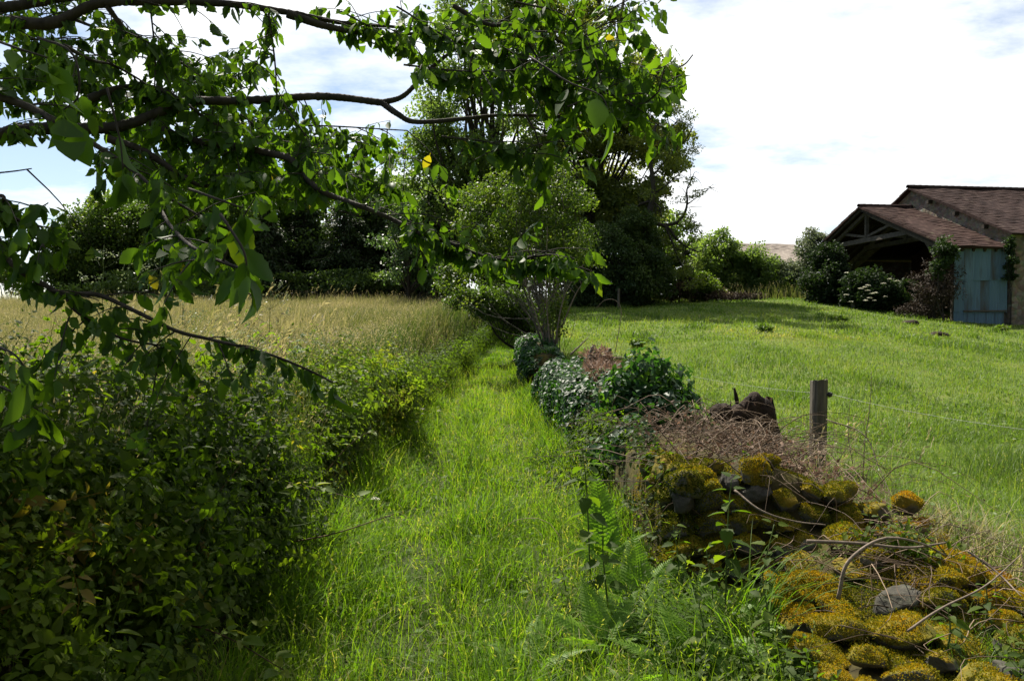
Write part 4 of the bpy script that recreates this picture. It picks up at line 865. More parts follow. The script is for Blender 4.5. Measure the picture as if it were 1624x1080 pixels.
# low leafy plants over the rubble and along the wall foot
def low_cover():
    a = Acc(); n = 2600; y = rng.uniform(2.8, 9.5, n); x = xr(y) + rng.normal(size=n) * .14 + .0; k2 = 1500
    x2 = rng.uniform(1.0, 3.4, k2); y2 = rng.uniform(2.7, 4.7, k2); m = noise(x2, y2, 3, 1.6) > .30 - .35 * (y2 < 3.6); x3 = rng.uniform(.72, 1.3, 420); y3 = rng.uniform(2.9, 4.5, 420); x = np.r_[x, x2[m], x3]; y = np.r_[y, y2[m], y3]; n = len(x)
    kp = (y > 7.3) | (x > xr(y) + .5) | (y < 4.6) | (rng.random(n) < .22); x, y = x[kp], y[kp]; n = len(x)
    O = np.stack([x, y, rub_z(x, y) - .02], -1); ax = nrm(rng.normal(size=(n, 3)) * .45 + [-.25, -.1, 1]); scatter_sprigs(a, LOWS + SPRIGS[:2], O, ax, rng.uniform(.35, .9, n), np.clip(.5 + .2 * noise(x, y, 2, 2) + rng.normal(size=n) * .15, 0, 1))
    tag(a.obj('ground_cover', M['nettle']), kind='stuff')
low_cover()

# ------------------------------------------------------------------ barn and the buildings behind
def roof_mat(name, cols, moss=0.0):
    m, N, L = new_mat(name); out = N.new('ShaderNodeOutputMaterial'); pb = N.new('ShaderNodeBsdfPrincipled'); pb.inputs['Roughness'].default_value = .85; pb.inputs['Specular IOR Level'].default_value = .04
    uv = N.new('ShaderNodeUVMap'); uv.uv_map = 'UVMap'
    br = N.new('ShaderNodeTexBrick'); br.inputs['Scale'].default_value = 1.0; br.inputs['Brick Width'].default_value = .22; br.inputs['Row Height'].default_value = .26; br.inputs['Mortar Size'].default_value = .012; br.inputs['Bias'].default_value = 0
    br.inputs['Color1'].default_value = (0, 0, 0, 1); br.inputs['Color2'].default_value = (1, 1, 1, 1); br.inputs['Mortar'].default_value = (.0, .0, .0, 1); L.new(uv.outputs[0], br.inputs['Vector'])
    nz = N.new('ShaderNodeTexNoise'); nz.inputs['Scale'].default_value = .55; nz.inputs['Detail'].default_value = 8; nz.inputs['Roughness'].default_value = .7; L.new(uv.outputs[0], nz.inputs['Vector'])
    mx = N.new('ShaderNodeMath'); mx.operation = 'MULTIPLY_ADD'; L.new(br.outputs['Color'], mx.inputs[0]); mx.inputs[1].default_value = .35; L.new(nz.outputs['Fac'], mx.inputs[2])
    rp = ramp(N, cols); L.new(mx.outputs[0], rp.inputs[0]); L.new(rp.outputs[0], pb.inputs['Base Color'])
    L.new(pb.outputs[0], out.inputs[0]); return m
def stonewall_mat():
    m, N, L = new_mat('rubble_stonework'); out = N.new('ShaderNodeOutputMaterial'); pb = N.new('ShaderNodeBsdfPrincipled'); pb.inputs['Roughness'].default_value = .9
    tc = N.new('ShaderNodeTexCoord'); mp = N.new('ShaderNodeMapping'); mp.inputs['Scale'].default_value = (1, 1, 1.6); L.new(tc.outputs['Object'], mp.inputs[0])
    vo = N.new('ShaderNodeTexVoronoi'); vo.inputs['Scale'].default_value = 3.4; vo.inputs['Randomness'].default_value = .9; L.new(mp.outputs[0], vo.inputs['Vector'])
    ve = N.new('ShaderNodeTexVoronoi'); ve.feature = 'DISTANCE_TO_EDGE'; ve.inputs['Scale'].default_value = 3.4; ve.inputs['Randomness'].default_value = .9; L.new(mp.outputs[0], ve.inputs['Vector'])
    rp = ramp(N, [(0, (.16, .12, .085)), (.5, (.26, .21, .15)), (1, (.36, .31, .24))]); sp = N.new('ShaderNodeSeparateColor'); L.new(vo.outputs['Color'], sp.inputs[0]); L.new(sp.outputs[0], rp.inputs[0])
    mr = ramp(N, [(0, (1, 1, 1)), (.06, (0, 0, 0))]); L.new(ve.outputs['Distance'], mr.inputs[0])
    mx = N.new('ShaderNodeMix'); mx.data_type = 'RGBA'; L.new(mr.outputs[0], mx.inputs[0]); L.new(rp.outputs[0], mx.inputs[6]); mx.inputs[7].default_value = (.20, .17, .13, 1)
    nz = N.new('ShaderNodeTexNoise'); nz.inputs['Scale'].default_value = 5; nz.inputs['Detail'].default_value = 8; L.new(tc.outputs['Object'], nz.inputs['Vector'])
    m2 = N.new('ShaderNodeMix'); m2.data_type = 'RGBA'; m2.blend_type = 'MULTIPLY'; m2.inputs[0].default_value = .7; L.new(mx.outputs[2], m2.inputs[6]); L.new(nz.outputs['Color'], m2.inputs[7]); L.new(m2.outputs[2], pb.inputs['Base Color'])
    bp = N.new('ShaderNodeBump'); bp.inputs['Distance'].default_value = .04; bp.inputs['Strength'].default_value = .8; L.new(ve.outputs['Distance'], bp.inputs['Height']); L.new(bp.outputs[0], pb.inputs['Normal'])
    L.new(pb.outputs[0], out.inputs[0]); return m
def tin_mat():
    m, N, L = new_mat('blue_grey_tin'); out = N.new('ShaderNodeOutputMaterial'); pb = N.new('ShaderNodeBsdfPrincipled'); pb.inputs['Roughness'].default_value = .55; pb.inputs['Metallic'].default_value = .15
    tc = N.new('ShaderNodeTexCoord'); mp = N.new('ShaderNodeMapping'); mp.inputs['Scale'].default_value = (2.2, 2.2, .35); L.new(tc.outputs['Object'], mp.inputs[0])
    nz = N.new('ShaderNodeTexNoise'); nz.inputs['Scale'].default_value = 1.3; nz.inputs['Detail'].default_value = 7; nz.inputs['Roughness'].default_value = .6; L.new(mp.outputs[0], nz.inputs['Vector'])
    at = N.new('ShaderNodeAttribute'); at.attribute_name = 'tint'
    ad = N.new('ShaderNodeMath'); ad.operation = 'MULTIPLY_ADD'; L.new(at.outputs['Fac'], ad.inputs[0]); ad.inputs[1].default_value = .30; L.new(nz.outputs['Fac'], ad.inputs[2])
    rp = ramp(N, [(.35, (.078, .145, .215)), (.60, (.115, .195, .27)), (.72, (.08, .12, .165)), (.86, (.07, .07, .07)), (.95, (.06, .035, .025))]); L.new(ad.outputs[0], rp.inputs[0]); L.new(rp.outputs[0], pb.inputs['Base Color'])
    L.new(pb.outputs[0], out.inputs[0]); return m
M['roof'] = roof_mat('clay_tiles', [(.3, (.022, .0145, .013)), (.55, (.042, .026, .023)), (.8, (.070, .044, .038)), (1, (.09, .075, .05))])
M['roof2'] = roof_mat('old_clay_tiles', [(.3, (.018, .0125, .012)), (.55, (.034, .022, .020)), (.8, (.056, .037, .033)), (1, (.08, .06, .05))])
M['roof3'] = roof_mat('grey_tiles', [(.3, (.18, .15, .13)), (.6, (.28, .24, .21)), (1, (.38, .33, .28))])
M['stonework'] = stonewall_mat(); M['tin'] = tin_mat()
M['brick_dark'] = solid_mat('dark_brick', [(.3, (.035, .022, .018)), (.6, (.075, .040, .032)), (.8, (.10, .06, .05))], scale=3, rough=.95, stretch=(1, 1, 3))  # dark reddish brick tone, varied by stretched noise
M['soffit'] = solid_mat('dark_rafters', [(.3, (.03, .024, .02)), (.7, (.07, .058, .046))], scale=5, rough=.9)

AX_, AY_, AZ_ = 18.84, 42.0, 8.13
E1 = np.array([.89, -7.0]) / 7.056; E2 = np.array([7.0, .89]) / 7.056
def B(s, t, z): p_ = np.array([AX_, AY_]) + E1 * s + E2 * t; return np.array([p_[0], p_[1], z])
def roof_slope(acc, uvs, s0, z0, s1, z1, t0, t1, thick=.09, course=.26, sag=.13):
    """tile courses from the ridge (s0,z0) to the eave (s1,z1), stepped like laid tiles; uv in metres"""
    ln = math.hypot(s1 - s0, z1 - z0); nc = max(int(ln / course), 1); nt = max(int((t1 - t0) / .45), 2); ts = np.linspace(t0, t1, nt + 1)
    dn = np.array([-(z1 - z0), (s1 - s0)]) / ln; dn = dn if dn[1] > 0 else -dn
    rows = []
    for c in range(nc):
        for f, up in ((c / nc, .010), ((c + 1) / nc, .026)):
            r = []
            for t in ts:
                w_ = -sag * math.sin(math.pi * (t - t0) / (t1 - t0)) * math.sin(math.pi * f) + .03 * math.sin(t * 1.7 + f * 7) + .012 * math.sin(t * 7.3 + c * 1.7) + .006 * math.sin(t * 17 + c * 5.1)
                s_ = s0 + (s1 - s0) * f + dn[0] * (up + w_); z_ = z0 + (z1 - z0) * f + dn[1] * (up + w_); r.append(B(s_, t, z_)); uvs.append((t, f * ln))
            rows.append(r)
    bt = []
    for f in (1, 0):
        r = []
        for t in ts: r.append(B(s0 + (s1 - s0) * f - dn[0] * thick, t, z0 + (z1 - z0) * f - dn[1] * thick)); uvs.append((t, f * ln))
        rows.append(r)
    V = np.array(rows).reshape(-1, 3); k = len(ts); m = len(rows); i = np.arange(m)[:, None] * k; i2 = (np.arange(m)[:, None] + 1) % m * k; j = np.arange(k - 1)[None]
    acc.add(V, np.stack([i + j, i2 + j, i2 + j + 1, i + j + 1], -1).reshape(-1, 4))
    b0 = np.arange(m) * k
    for e_ in (0, k - 1):   # verge ends: strip of quads between top rows and the underside
        q = [[b0[r] + e_, b0[r + 1] + e_, b0[m - 2] + e_, b0[m - 1] + e_] for r in (0,)]
        acc.F.append(np.array([[b0[r] + e_ for r in range(m)]]) + acc.n - len(V))
def set_uv(o, uvs):
    me = o.data; uv = me.uv_layers.new(name='UVMap'); li = np.empty(len(me.loops), np.int32); me.loops.foreach_get('vertex_index', li); uv.data.foreach_set('uv', np.array(uvs, np.float32)[li].ravel())
def roof_part(name, mat, parent, args, **kw):
    a = Acc(); uvs = []
    roof_slope(a, uvs, *args, **kw); o = a.obj(name, M[mat], parent, smooth=False); set_uv(o, uvs); return o
def ridge_tiles(acc, t0, t1, s, z, r=.13, n=None):
    n = n or int((t1 - t0) / .38)
    for q in range(n):
        a0 = t0 + (t1 - t0) * q / n; a1 = t0 + (t1 - t0) * (q + 1.06) / n; k = 7; th = np.linspace(-.15, math.pi + .15, k); V = []
        for t, rr in ((a0, r), (a1, r * 1.12)):
            for a_ in th: V.append(B(s + rr * math.cos(a_), t, z - .02 + rr * math.sin(a_) * .9))
        acc.add(np.array(V), np.array([[j, j + 1, k + j + 1, k + j] for j in range(k - 1)]))
GZ = 1.9
shed = thing('barn', 'open fronted timber barn with a red tiled roof and blue tin side', 'barn', B(0, 1.2, 2.6))
H0, HE, WS = 8.13, 5.36, 7.0
rs = roof_part('roof', 'roof', shed, (0, H0, WS + .25, HE - .10, -.35, 2.68)); roof_part('roof', 'roof', shed, (0, H0, -WS - .25, HE - .10, -.35, 2.68))
a = Acc(); ridge_tiles(a, -.38, 2.66, 0, H0 + .03); a.obj('ridge', M['roof'], shed)
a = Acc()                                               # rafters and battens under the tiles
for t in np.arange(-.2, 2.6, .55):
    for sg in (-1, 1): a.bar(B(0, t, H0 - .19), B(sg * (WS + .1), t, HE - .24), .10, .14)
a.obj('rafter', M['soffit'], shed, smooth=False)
for t in (.12, 2.45):
    def zr(s): return H0 - .42 - (H0 - HE) * abs(s) / WS
    a = Acc(); a.bar(B(-3.95, t, 6.33), B(3.95, t, 6.33), .18, .24); a.obj('tie_beam', M['timber'], shed, smooth=False)
    a = Acc(); a.bar(B(0, t + .003, 6.45), B(0, t + .003, H0 - .32), .17, .17, (0, 1, 0)); a.obj('king_post', M['timber'], shed, smooth=False)
    for sg in (-1, 1):
        a = Acc(); a.bar(B(sg * .1, t, 6.52), B(sg * 2.1, t, zr(2.1)), .13, .13); a.obj('strut', M['timber'], shed, smooth=False)
        a = Acc(); a.bar(B(0, t - .02, H0 - .36), B(sg * (WS - .05), t - .02, HE - .40), .16, .20); a.obj('principal_rafter', M['timber'], shed, smooth=False)
        a = Acc(); a.bar(B(sg * 4.9, t, zr(4.9)), B(sg * 6.75, t, 3.6), .15, .15); a.obj('brace', M['timber'], shed, smooth=False)
        a = Acc(); a.bar(B(sg * 6.85, t, GZ - .6 if sg > 0 else 2.6), B(sg * 6.85, t, HE - .32), .2, .2, (0, 1, 0)); a.obj('post', M['timber'], shed, smooth=False)
# corrugated sheets on the side towards the field
def sheet(t0, t1, z0, z1, s, tint, tilt=0.0):
    a = Acc(); n = 40; tt = np.linspace(t0, t1, n); V = []
    for f in (0, .33, .66, 1):
        for t in tt: V.append(B(s + .009 * math.sin((t - t0) * 2 * math.pi / .076) + tilt * f, t, z0 + (z1 - z0) * f))
    i = np.arange(3)[:, None] * n; j = np.arange(n - 1)[None]; a.add(np.array(V), np.stack([i + j, i + j + 1, i + n + j + 1, i + n + j], -1).reshape(-1, 4), tint); return a
def sheets(row, edges, z0, z1, s0, tn):
    for q in range(len(edges) - 1):
        o = sheet(edges[q], edges[q + 1] + .04, z0 + rng.uniform(-.03, .03), z1, s0 + .006 * (q % 2), tn[q], rng.uniform(-.02, .02)).obj('corrugated_sheet', M['tin'], shed)
sheets(0, [0.0, .48, .95, 1.35, 1.75, 2.15, 2.56], 3.78, 5.26, 7.02, [.2, .75, .3, .1, .7, .35])
sheets(1, [.02, .50, .92, 1.30, 1.72, 2.12, 2.58], 2.36, 3.86, 7.00, [.15, .85, .25, 1.05, .15, .3])
sheets(2, [.02, .48], 1.95, 2.40, 6.985, [.2])
a = Acc(); a.box((6.90, .50, 1.6), (6.96, 2.5, 2.42), lambda s, t, z: B(s, t, z)); dr = a.obj('door', M['tin_dark'], shed, smooth=False)
for e0, e1, tn in ((.50, 1.05, .4), (1.05, 1.6, .2), (1.6, 2.05, .5), (2.05, 2.5, .3)):
    sheet(e0, e1 - .02, 1.55, 2.34, 6.99, tn).obj('door_panel', M['tin'], dr)
a = Acc(); a.bar(B(7.05, .45, 2.40), B(7.05, 2.56, 2.42), .06, .06); a.obj('sill_rail', M['timber'], shed, smooth=False)
# stone barn behind
big = thing('stone_barn', 'tall stone barn with a long dark tiled roof behind the open barn', 'barn', B(0, 10, 2.4)); H1, E1Z, W1, T0, T1 = 9.20, 6.0, 7.15, 2.72, 20.0
roof_part('roof', 'roof2', big, (0, H1, W1 + .3, E1Z - .13, T0 - .25, T1 + .3), course=.28, sag=.22); roof_part('roof', 'roof2', big, (0, H1, -W1 - .3, E1Z - .13, T0 - .25, T1 + .3), course=.28, sag=.22)
a = Acc(); ridge_tiles(a, T0 - .28, T1 + .3, 0, H1 + .03, .14); a.obj('ridge', M['roof2'], big)
def gable(acc, t, th=.5):
    """gable wall with a wide arch-less opening below the barn roof"""
    P = [(-W1, .8), (-W1, E1Z - .16), (0, H1 - .16), (W1, E1Z - .16), (W1, .8), (6.4, .8), (6.4, 5.2), (0, 7.7), (-6.4, 5.2), (-6.4, .8)]
    for tt, fl in ((t, 1), (t + th, 0)): pass
    V = [B(s, tt, z) for tt in (t, t + th) for s, z in P]; n = len(P)
    f = [[0, 1, 8, 9], [1, 2, 7, 8], [2, 3, 6, 7], [3, 4, 5, 6]]; F_ = [[q for q in r[::-1]] for r in f] + [[q + n for q in r] for r in f] + [[i, (i + 1) % n, n + (i + 1) % n, n + i] for i in range(n)]
    acc.add(np.array(V), np.array(F_))
a = Acc(); gable(a, T0); a.obj('gable_wall', M['stonework'], big, smooth=False)
a = Acc(); a.box((W1 - .5, T0 + .502, .6), (W1, T1, E1Z - .2), lambda s, t, z: B(s, t, z)); a.obj('side_wall', M['stonework'], big, smooth=False)
a = Acc(); a.box((-W1, T0 + .502, .6), (-W1 + .5, T1, E1Z - .2), lambda s, t, z: B(s, t, z)); a.obj('side_wall', M['stonework'], big, smooth=False)
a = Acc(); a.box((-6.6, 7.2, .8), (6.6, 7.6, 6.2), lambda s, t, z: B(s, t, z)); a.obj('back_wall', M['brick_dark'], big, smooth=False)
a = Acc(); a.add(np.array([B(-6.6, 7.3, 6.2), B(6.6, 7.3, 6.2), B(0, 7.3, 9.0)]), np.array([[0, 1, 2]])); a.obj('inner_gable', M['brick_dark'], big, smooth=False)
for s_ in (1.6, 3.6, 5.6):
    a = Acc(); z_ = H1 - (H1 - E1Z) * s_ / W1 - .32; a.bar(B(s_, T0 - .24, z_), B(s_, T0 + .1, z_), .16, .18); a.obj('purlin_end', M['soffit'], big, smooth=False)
# far house roof between the shrubs
fh = thing('farm_house', 'distant house showing only its pale brown roof above the shrubs', 'house', W(1225, 430, 68))
A0 = W(1150, 383, 70); 
def Bf(s, t, z): return np.array([A0[0] + t * .98 + s * .2, A0[1] + t * .12 - s * .98, z])
zr0 = W(1200, 386, 70)[2]; _B = B
B = Bf
roof_part('roof', 'roof3', fh, (0, zr0, 4.4, zr0 - 2.0, 0, 6.6), course=.35); roof_part('roof', 'roof3', fh, (0, zr0, -4.4, zr0 - 2.0, 0, 6.6), course=.35)
B = _B
a = Acc(); a.box((-4.0, .3, 2.5), (4.0, 6.3, zr0 - 2.0), Bf); a.obj('wall', M['stonework'], fh, smooth=False)

# ------------------------------------------------------------------ trees
def tree(name, label, cat, d, ells, nclump, per, leaf, mat, base_px, trunk_r, clump=(.55, 1.0), T=T_far, group=None, bark='bark', trunks=1, tint=.45, droop=.25, flat=.65, depth=1.0, limbs=46, jit=.8, shell=.45, top=None, tvar=.16, spread=.0, limb_r=.05):
    """ells: (px,py,rx,ry,weight) lobes of the crown at distance d"""
    bx = W(base_px, 480, d); zb = float(height(bx[0], d)); t = thing(name, label, cat, (bx[0], d, zb), group)
    cs, rs = [], []
    for px, py, rx, ry, w_ in ells:
        c = W(px, py, d); k = max(int(round(nclump * w_)), 1); dd = rdir(k); rr = rng.uniform(shell ** 2.2, 1, k) ** (1 / 2.2)
        rad = np.array([rx * d / F, (rx + ry) / 2 * d / F * depth, ry * d / F]); p_ = c + dd * rad * rr[:, None]; p_[:, 2] = np.maximum(p_[:, 2], zb + .25); cs.append(p_); 
    cs = np.concatenate(cs); k = len(cs); cr = rng.uniform(*clump, k)
    n = k * per; ci = np.repeat(np.arange(k), per); dd = rdir(n); rr = rng.random(n) ** .45; off = dd * (cr[ci] * rr)[:, None] * [1, 1, flat]; off[:, 2] -= droop * (np.linalg.norm(off[:, :2], axis=1)) * .6
    O = cs[ci] + off; O[:, 2] = np.maximum(O[:, 2], zb + .1); ct = np.clip(tint + rng.normal(size=k) * tvar, 0, 1)
    ax = nrm(dd * .5 + rng.normal(size=(n, 3)) * jit + [0, 0, -droop]); X, Y, Z = frames(ax, nrm(rng.normal(size=(n, 3)) * .55 + [0, 0, .8])); s = (leaf * rng.uniform(.65, 1.35, n))[:, None]
    a = Acc(); a.inst(T, O, X * s, Y * s, Z * s, np.clip(ct[ci] + rng.normal(size=n) * .13, 0, 1)); a.obj('crown', M[mat], t)
    ztop = cs[:, 2].max() if top is None else top; b = Acc(); tp = []
    for q in range(trunks):
        sx = rng.normal() * spread; b0 = np.array([bx[0] + sx * .15, d + rng.normal() * spread * .2, zb - .15]); e_ = np.array([cs[:, 0].mean() + sx + rng.normal() * .3, d + rng.normal() * .4, zb + (ztop - zb) * rng.uniform(.75, .92)])
        P = spline([b0, b0 * .6 + e_ * .4 + rng.normal(size=3) * [.25, .25, 0], e_], 14); P[:, :2] += .06 * (ztop - zb) * .1 * rng.normal(size=(14, 2)) * np.linspace(0, 1, 14)[:, None]; tp.append(P)
        b.tube(P, np.linspace(trunk_r, trunk_r * .18, 14) * np.r_[1.35, 1.1, np.ones(12)], 8)
    b.obj('trunk', M[bark], t); b = Acc(); sel = rng.choice(k, min(limbs, k), replace=False)
    for q in sel:
        P = tp[rng.integers(trunks)]; f = np.clip(((cs[q, 2] - zb) / (ztop - zb)) * rng.uniform(.45, .85), .12, .9); o = P[int(f * 13)]; e_ = cs[q]
        mid = o * .45 + e_ * .55 + np.array([0, 0, -.10 * np.linalg.norm(e_ - o)]) * rng.uniform(-.5, 1) + rng.normal(size=3) * .12 * np.linalg.norm(e_ - o) * .6
        b.tube(spline([o, mid, e_], 9), np.linspace(limb_r, limb_r * .22, 9) * min(1.4, .5 + np.linalg.norm(e_ - o) * .2), 5)
    if len(sel): b.obj('limb', M[bark], t)
    return t
def conifer(label, px, py_top, py_base, hw, d, per=95, tint=.4, mat='conifer', name='spruce_tree', group=None, layers=22):
    bx = W(px, py_base, d); zb = float(height(bx[0], d)); zt = W(px, py_top, d)[2]; r0 = hw * d / F; t = thing(name, label, 'conifer', (bx[0], d, zb), group); a = Acc(); b = Acc(); H = zt - zb
    b.tube([(bx[0], d, zb - .2), (bx[0] + .05, d, zb + H * .5), (bx[0], d, zt)], [.22, .12, .02], 7); b.obj('trunk', M['bark'], t); b = Acc(); O, AX, TN = [], [], []
    for l in range(layers):
        f = (l + .3) / layers; z = zb + .25 + (H - .3) * f; rad = r0 * (1 - f) ** .85 * rng.uniform(.8, 1.12) + .15; m = int(6 + 9 * (1 - f)); 
        for q in range(m):
            az = rng.uniform(0, 6.28); L_ = rad * rng.uniform(.65, 1.1); dr = rng.uniform(.15, .4); dv = np.array([math.cos(az), math.sin(az), 0]); z_ = z + rng.normal() * H / layers * .4
            e_ = np.array([bx[0], d, z_]) + dv * L_ + [0, 0, -dr * L_ + .08]; o = np.array([bx[0], d, z_ + .05]); b.tube([o, (o + e_) / 2 + [0, 0, .06 * L_], e_], [.03, .02, .008], 4)
            k = int(per * L_ / r0 * 1.0) + 8; u = rng.random(k) ** .7; p_ = o + (e_ - o) * u[:, None]; p_[:, 2] += .06 * L_ * np.sin(np.pi * u); sd = np.array([-dv[1], dv[0], 0]) ; wv = rng.normal(size=k) * .22 * L_ * (1.1 - u) 
            p_ = p_ + sd * wv[:, None]; p_[:, 2] -= np.abs(wv) * .5 + rng.random(k) * .25; O.append(p_); AX.append(nrm(dv * .5 + sd * np.sign(wv)[:, None] * .7 + [0, 0, -.45] + rng.normal(size=(k, 3)) * .3)); TN.append(np.full(k, tint + rng.normal() * .14))
    O, AX, TN = np.concatenate(O), np.concatenate(AX), np.concatenate(TN); X, Y, Z = frames(AX, nrm(rng.normal(size=(len(O), 3)) * .4 + [0, 0, 1])); s = rng.uniform(.14, .32, len(O))[:, None]
    a.inst(T_far, O, X * s * .6, Y * s, Z * s, np.clip(TN + rng.normal(size=len(O)) * .12, 0, 1)); a.obj('crown', M[mat], t); b.obj('limb', M['bark'], t); return t
tree('ash_tree', 'tall grey green tree with several dark stems and sky showing between its boughs', 'tree', 48, [(770, 210, 120, 110, .3), (700, 310, 90, 110, .3), (800, 330, 95, 110, .2), (790, 60, 120, 110, .2)], 260, 210, .20, 'oak', 775, .34, (.7, 1.25), trunks=3, spread=1.4, tint=.5, shell=.55, limbs=80, limb_r=.09)
tree('lime_tree', 'tallest broad tree with warm olive leaves rising out of the top of the picture', 'tree', 46, [(930, 130, 100, 140, .32), (900, 290, 90, 120, .18), (985, 260, 85, 110, .2), (895, -60, 95, 120, .18), (1020, 165, 48, 80, .12), (1045, 120, 26, 34, .05), (1062, 235, 32, 40, .06), (835, 40, 45, 60, .07), (945, 330, 70, 60, .10), (1005, 320, 50, 50, .08)], 290, 230, .19, 'oakwarm', 930, .42, (.45, 1.0), trunks=2, spread=1.0, tint=.45, limbs=55, shell=.45, limb_r=.06)
tree('yew_tree', 'very dark dense yew bulging at the edge of the pasture', 'tree', 41, [(985, 415, 68, 70, .5), (955, 450, 65, 40, .2), (1012, 375, 42, 45, .15), (1035, 440, 26, 40, .15)], 190, 270, .13, 'conifer', 975, .3, (.35, .75), tint=.75, tvar=.26, droop=.6, limbs=20, shell=.6)
for q, (lb, px, pt, hw, d) in enumerate((('dark spruce nearest the path at the meadow end', 680, 300, 78, 50), ('dark spruce behind the pale ash sapling', 612, 285, 84, 52), ('dark spruce in the middle of the shaded row', 545, 280, 84, 50), ('dark spruce between the row and the hornbeam wood', 482, 290, 84, 52), ('spruce closing the row beside the round leafy trees', 425, 300, 76, 49))):
    conifer(lb, px, pt, 462, hw, d, tint=.38, group='dark spruces behind the meadow')
conifer('bluish spruce top rising above the leafy wood', 150, 298, 455, 40, 56, tint=.75, group='dark spruces behind the meadow')
tree('ash_sapling', 'pale grey leaved sapling glowing in front of the dark spruces', 'tree', 42, [(640, 385, 45, 60, .5), (675, 420, 45, 40, .3), (625, 330, 35, 30, .2)], 60, 130, .15, 'ash', 650, .09, (.4, .75), tint=.55, limbs=30)
for lb, ells, bp, d in (('round leafy tree at the outer end of the wood where the sky begins', [(135, 395, 52, 62, .7), (115, 430, 40, 35, .3)], 140, 49), ('leafy tree with sunlit top under the big hanging leaf', [(205, 365, 62, 75, .6), (215, 430, 55, 40, .4)], 205, 50),
                        ('broad leafy tree behind the tall meadow weeds', [(290, 360, 66, 85, .6), (290, 430, 60, 40, .4)], 290, 49), ('shaded leafy tree joining the wood to the spruces', [(370, 360, 62, 85, .6), (370, 430, 60, 40, .4)], 370, 50)):
    tree('hornbeam_tree', lb, 'tree', d, ells, 150, 230, .17, 'wood_edge', bp, .2, (.6, 1.15), tint=.45, group='leafy trees of the wood edge', limbs=24, tvar=.2)
for q, (lb, px, py, hw, hh_) in enumerate((('dim tree filling the background between spruces and leafy wood', 400, 380, 80, 80), ('dim tree far behind the middle of the spruce row', 520, 370, 90, 90), ('dim tree far behind the pale sapling', 650, 380, 80, 90), ('dim tree far behind the leafy wood', 250, 390, 95, 65))):
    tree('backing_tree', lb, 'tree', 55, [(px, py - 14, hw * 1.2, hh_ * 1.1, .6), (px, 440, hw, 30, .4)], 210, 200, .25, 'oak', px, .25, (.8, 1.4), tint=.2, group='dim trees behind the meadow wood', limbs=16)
bush('hedge_bush', 'dark scrub closing the gap under the tall trees beside the yew', 'bush', W(915, 450, 46), (3.4, 1.6, 1.9), 6500, T_far, 'shade_leaf', (.13, .2), tint=.5, lumps=24, lr=.3)
bush('hedge_bush', 'dark scrub behind the mouth of the path under the hazel', 'bush', W(790, 462, 48), (3.6, 1.6, 1.9), 6500, T_far, 'shade_leaf', (.13, .2), tint=.4, lumps=24, lr=.3)
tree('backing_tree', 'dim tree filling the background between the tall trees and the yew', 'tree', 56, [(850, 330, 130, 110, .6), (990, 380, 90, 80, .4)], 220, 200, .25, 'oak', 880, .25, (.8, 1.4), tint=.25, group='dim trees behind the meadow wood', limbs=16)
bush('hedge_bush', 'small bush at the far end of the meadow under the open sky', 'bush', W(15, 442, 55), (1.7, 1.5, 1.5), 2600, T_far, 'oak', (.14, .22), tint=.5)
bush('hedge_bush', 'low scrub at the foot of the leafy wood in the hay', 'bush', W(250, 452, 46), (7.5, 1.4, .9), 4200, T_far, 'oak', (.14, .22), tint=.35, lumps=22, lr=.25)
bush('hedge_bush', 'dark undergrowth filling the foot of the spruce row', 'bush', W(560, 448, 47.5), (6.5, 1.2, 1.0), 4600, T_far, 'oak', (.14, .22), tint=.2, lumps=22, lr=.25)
# hazel over the lane
tree('hazel_tree', 'light green many stemmed hazel growing out of the ivy wall', 'tree', 21, [(800, 330, 85, 60, .3), (860, 300, 75, 55, .2), (830, 390, 105, 55, .25), (765, 410, 65, 50, .12), (885, 400, 60, 60, .1), (712, 425, 40, 40, .06), (925, 350, 32, 55, .06), (845, 262, 66, 26, .06), (740, 330, 40, 40, .05)], 165, 115, .080, 'hazel', 872, .035, (.25, .5), trunks=9, spread=.75, bark='greybark', tint=.55, limbs=70, limb_r=.013, shell=.3, flat=.8)
tree('blackthorn_bush', 'dim low branches hanging over the dark mouth of the path', 'bush', 27, [(790, 480, 60, 28, .6), (745, 478, 40, 16, .2), (835, 500, 30, 30, .2)], 90, 110, .10, 'hazel', 842, .06, (.25, .5), trunks=4, spread=.5, tint=.3, limbs=40, limb_r=.02)
bush('hedge_bush', 'bright leafy shoots sprouting round the foot of the hazel stems', 'bush', W(880, 500, 20), (.55, .5, .7), 900, T_leaf4, 'hazel', (.06, .10), tint=.85, lumps=10, lr=.4, stems=26, stem_mat='stick')
for q, (lb, pp) in enumerate((('pale bare hazel rod leaning to the pasture side', [(880, 545), (895, 470), (925, 420)]), ('pale bare hazel rod standing straight from the ivy', [(872, 550), (866, 460), (868, 360)]), ('pale forked hazel rod splayed over the path', [(865, 548), (840, 470), (822, 420)]), ('low bent pale rod with stripped twigs beside the hazel', [(890, 520), (920, 455), (950, 440)]))):
    P = spline([W(x, y, 19.6) for x, y in pp], 14); t = thing('bare_rod', lb, 'branch', P[0], 'bare rods of the hazel'); a = Acc(); a.tube(P, np.linspace(.022, .008, 14), 6)
    for k in range(5):
        o = P[int(rng.uniform(4, 13))]; e_ = o + np.array([rng.normal() * .3, rng.normal() * .2, rng.uniform(.1, .5)]); a.tube(spline([o, (o + e_) / 2 + rng.normal(size=3) * .04, e_], 6), np.linspace(.009, .003, 6), 4)
    a.obj('branch', M['stick'], t)
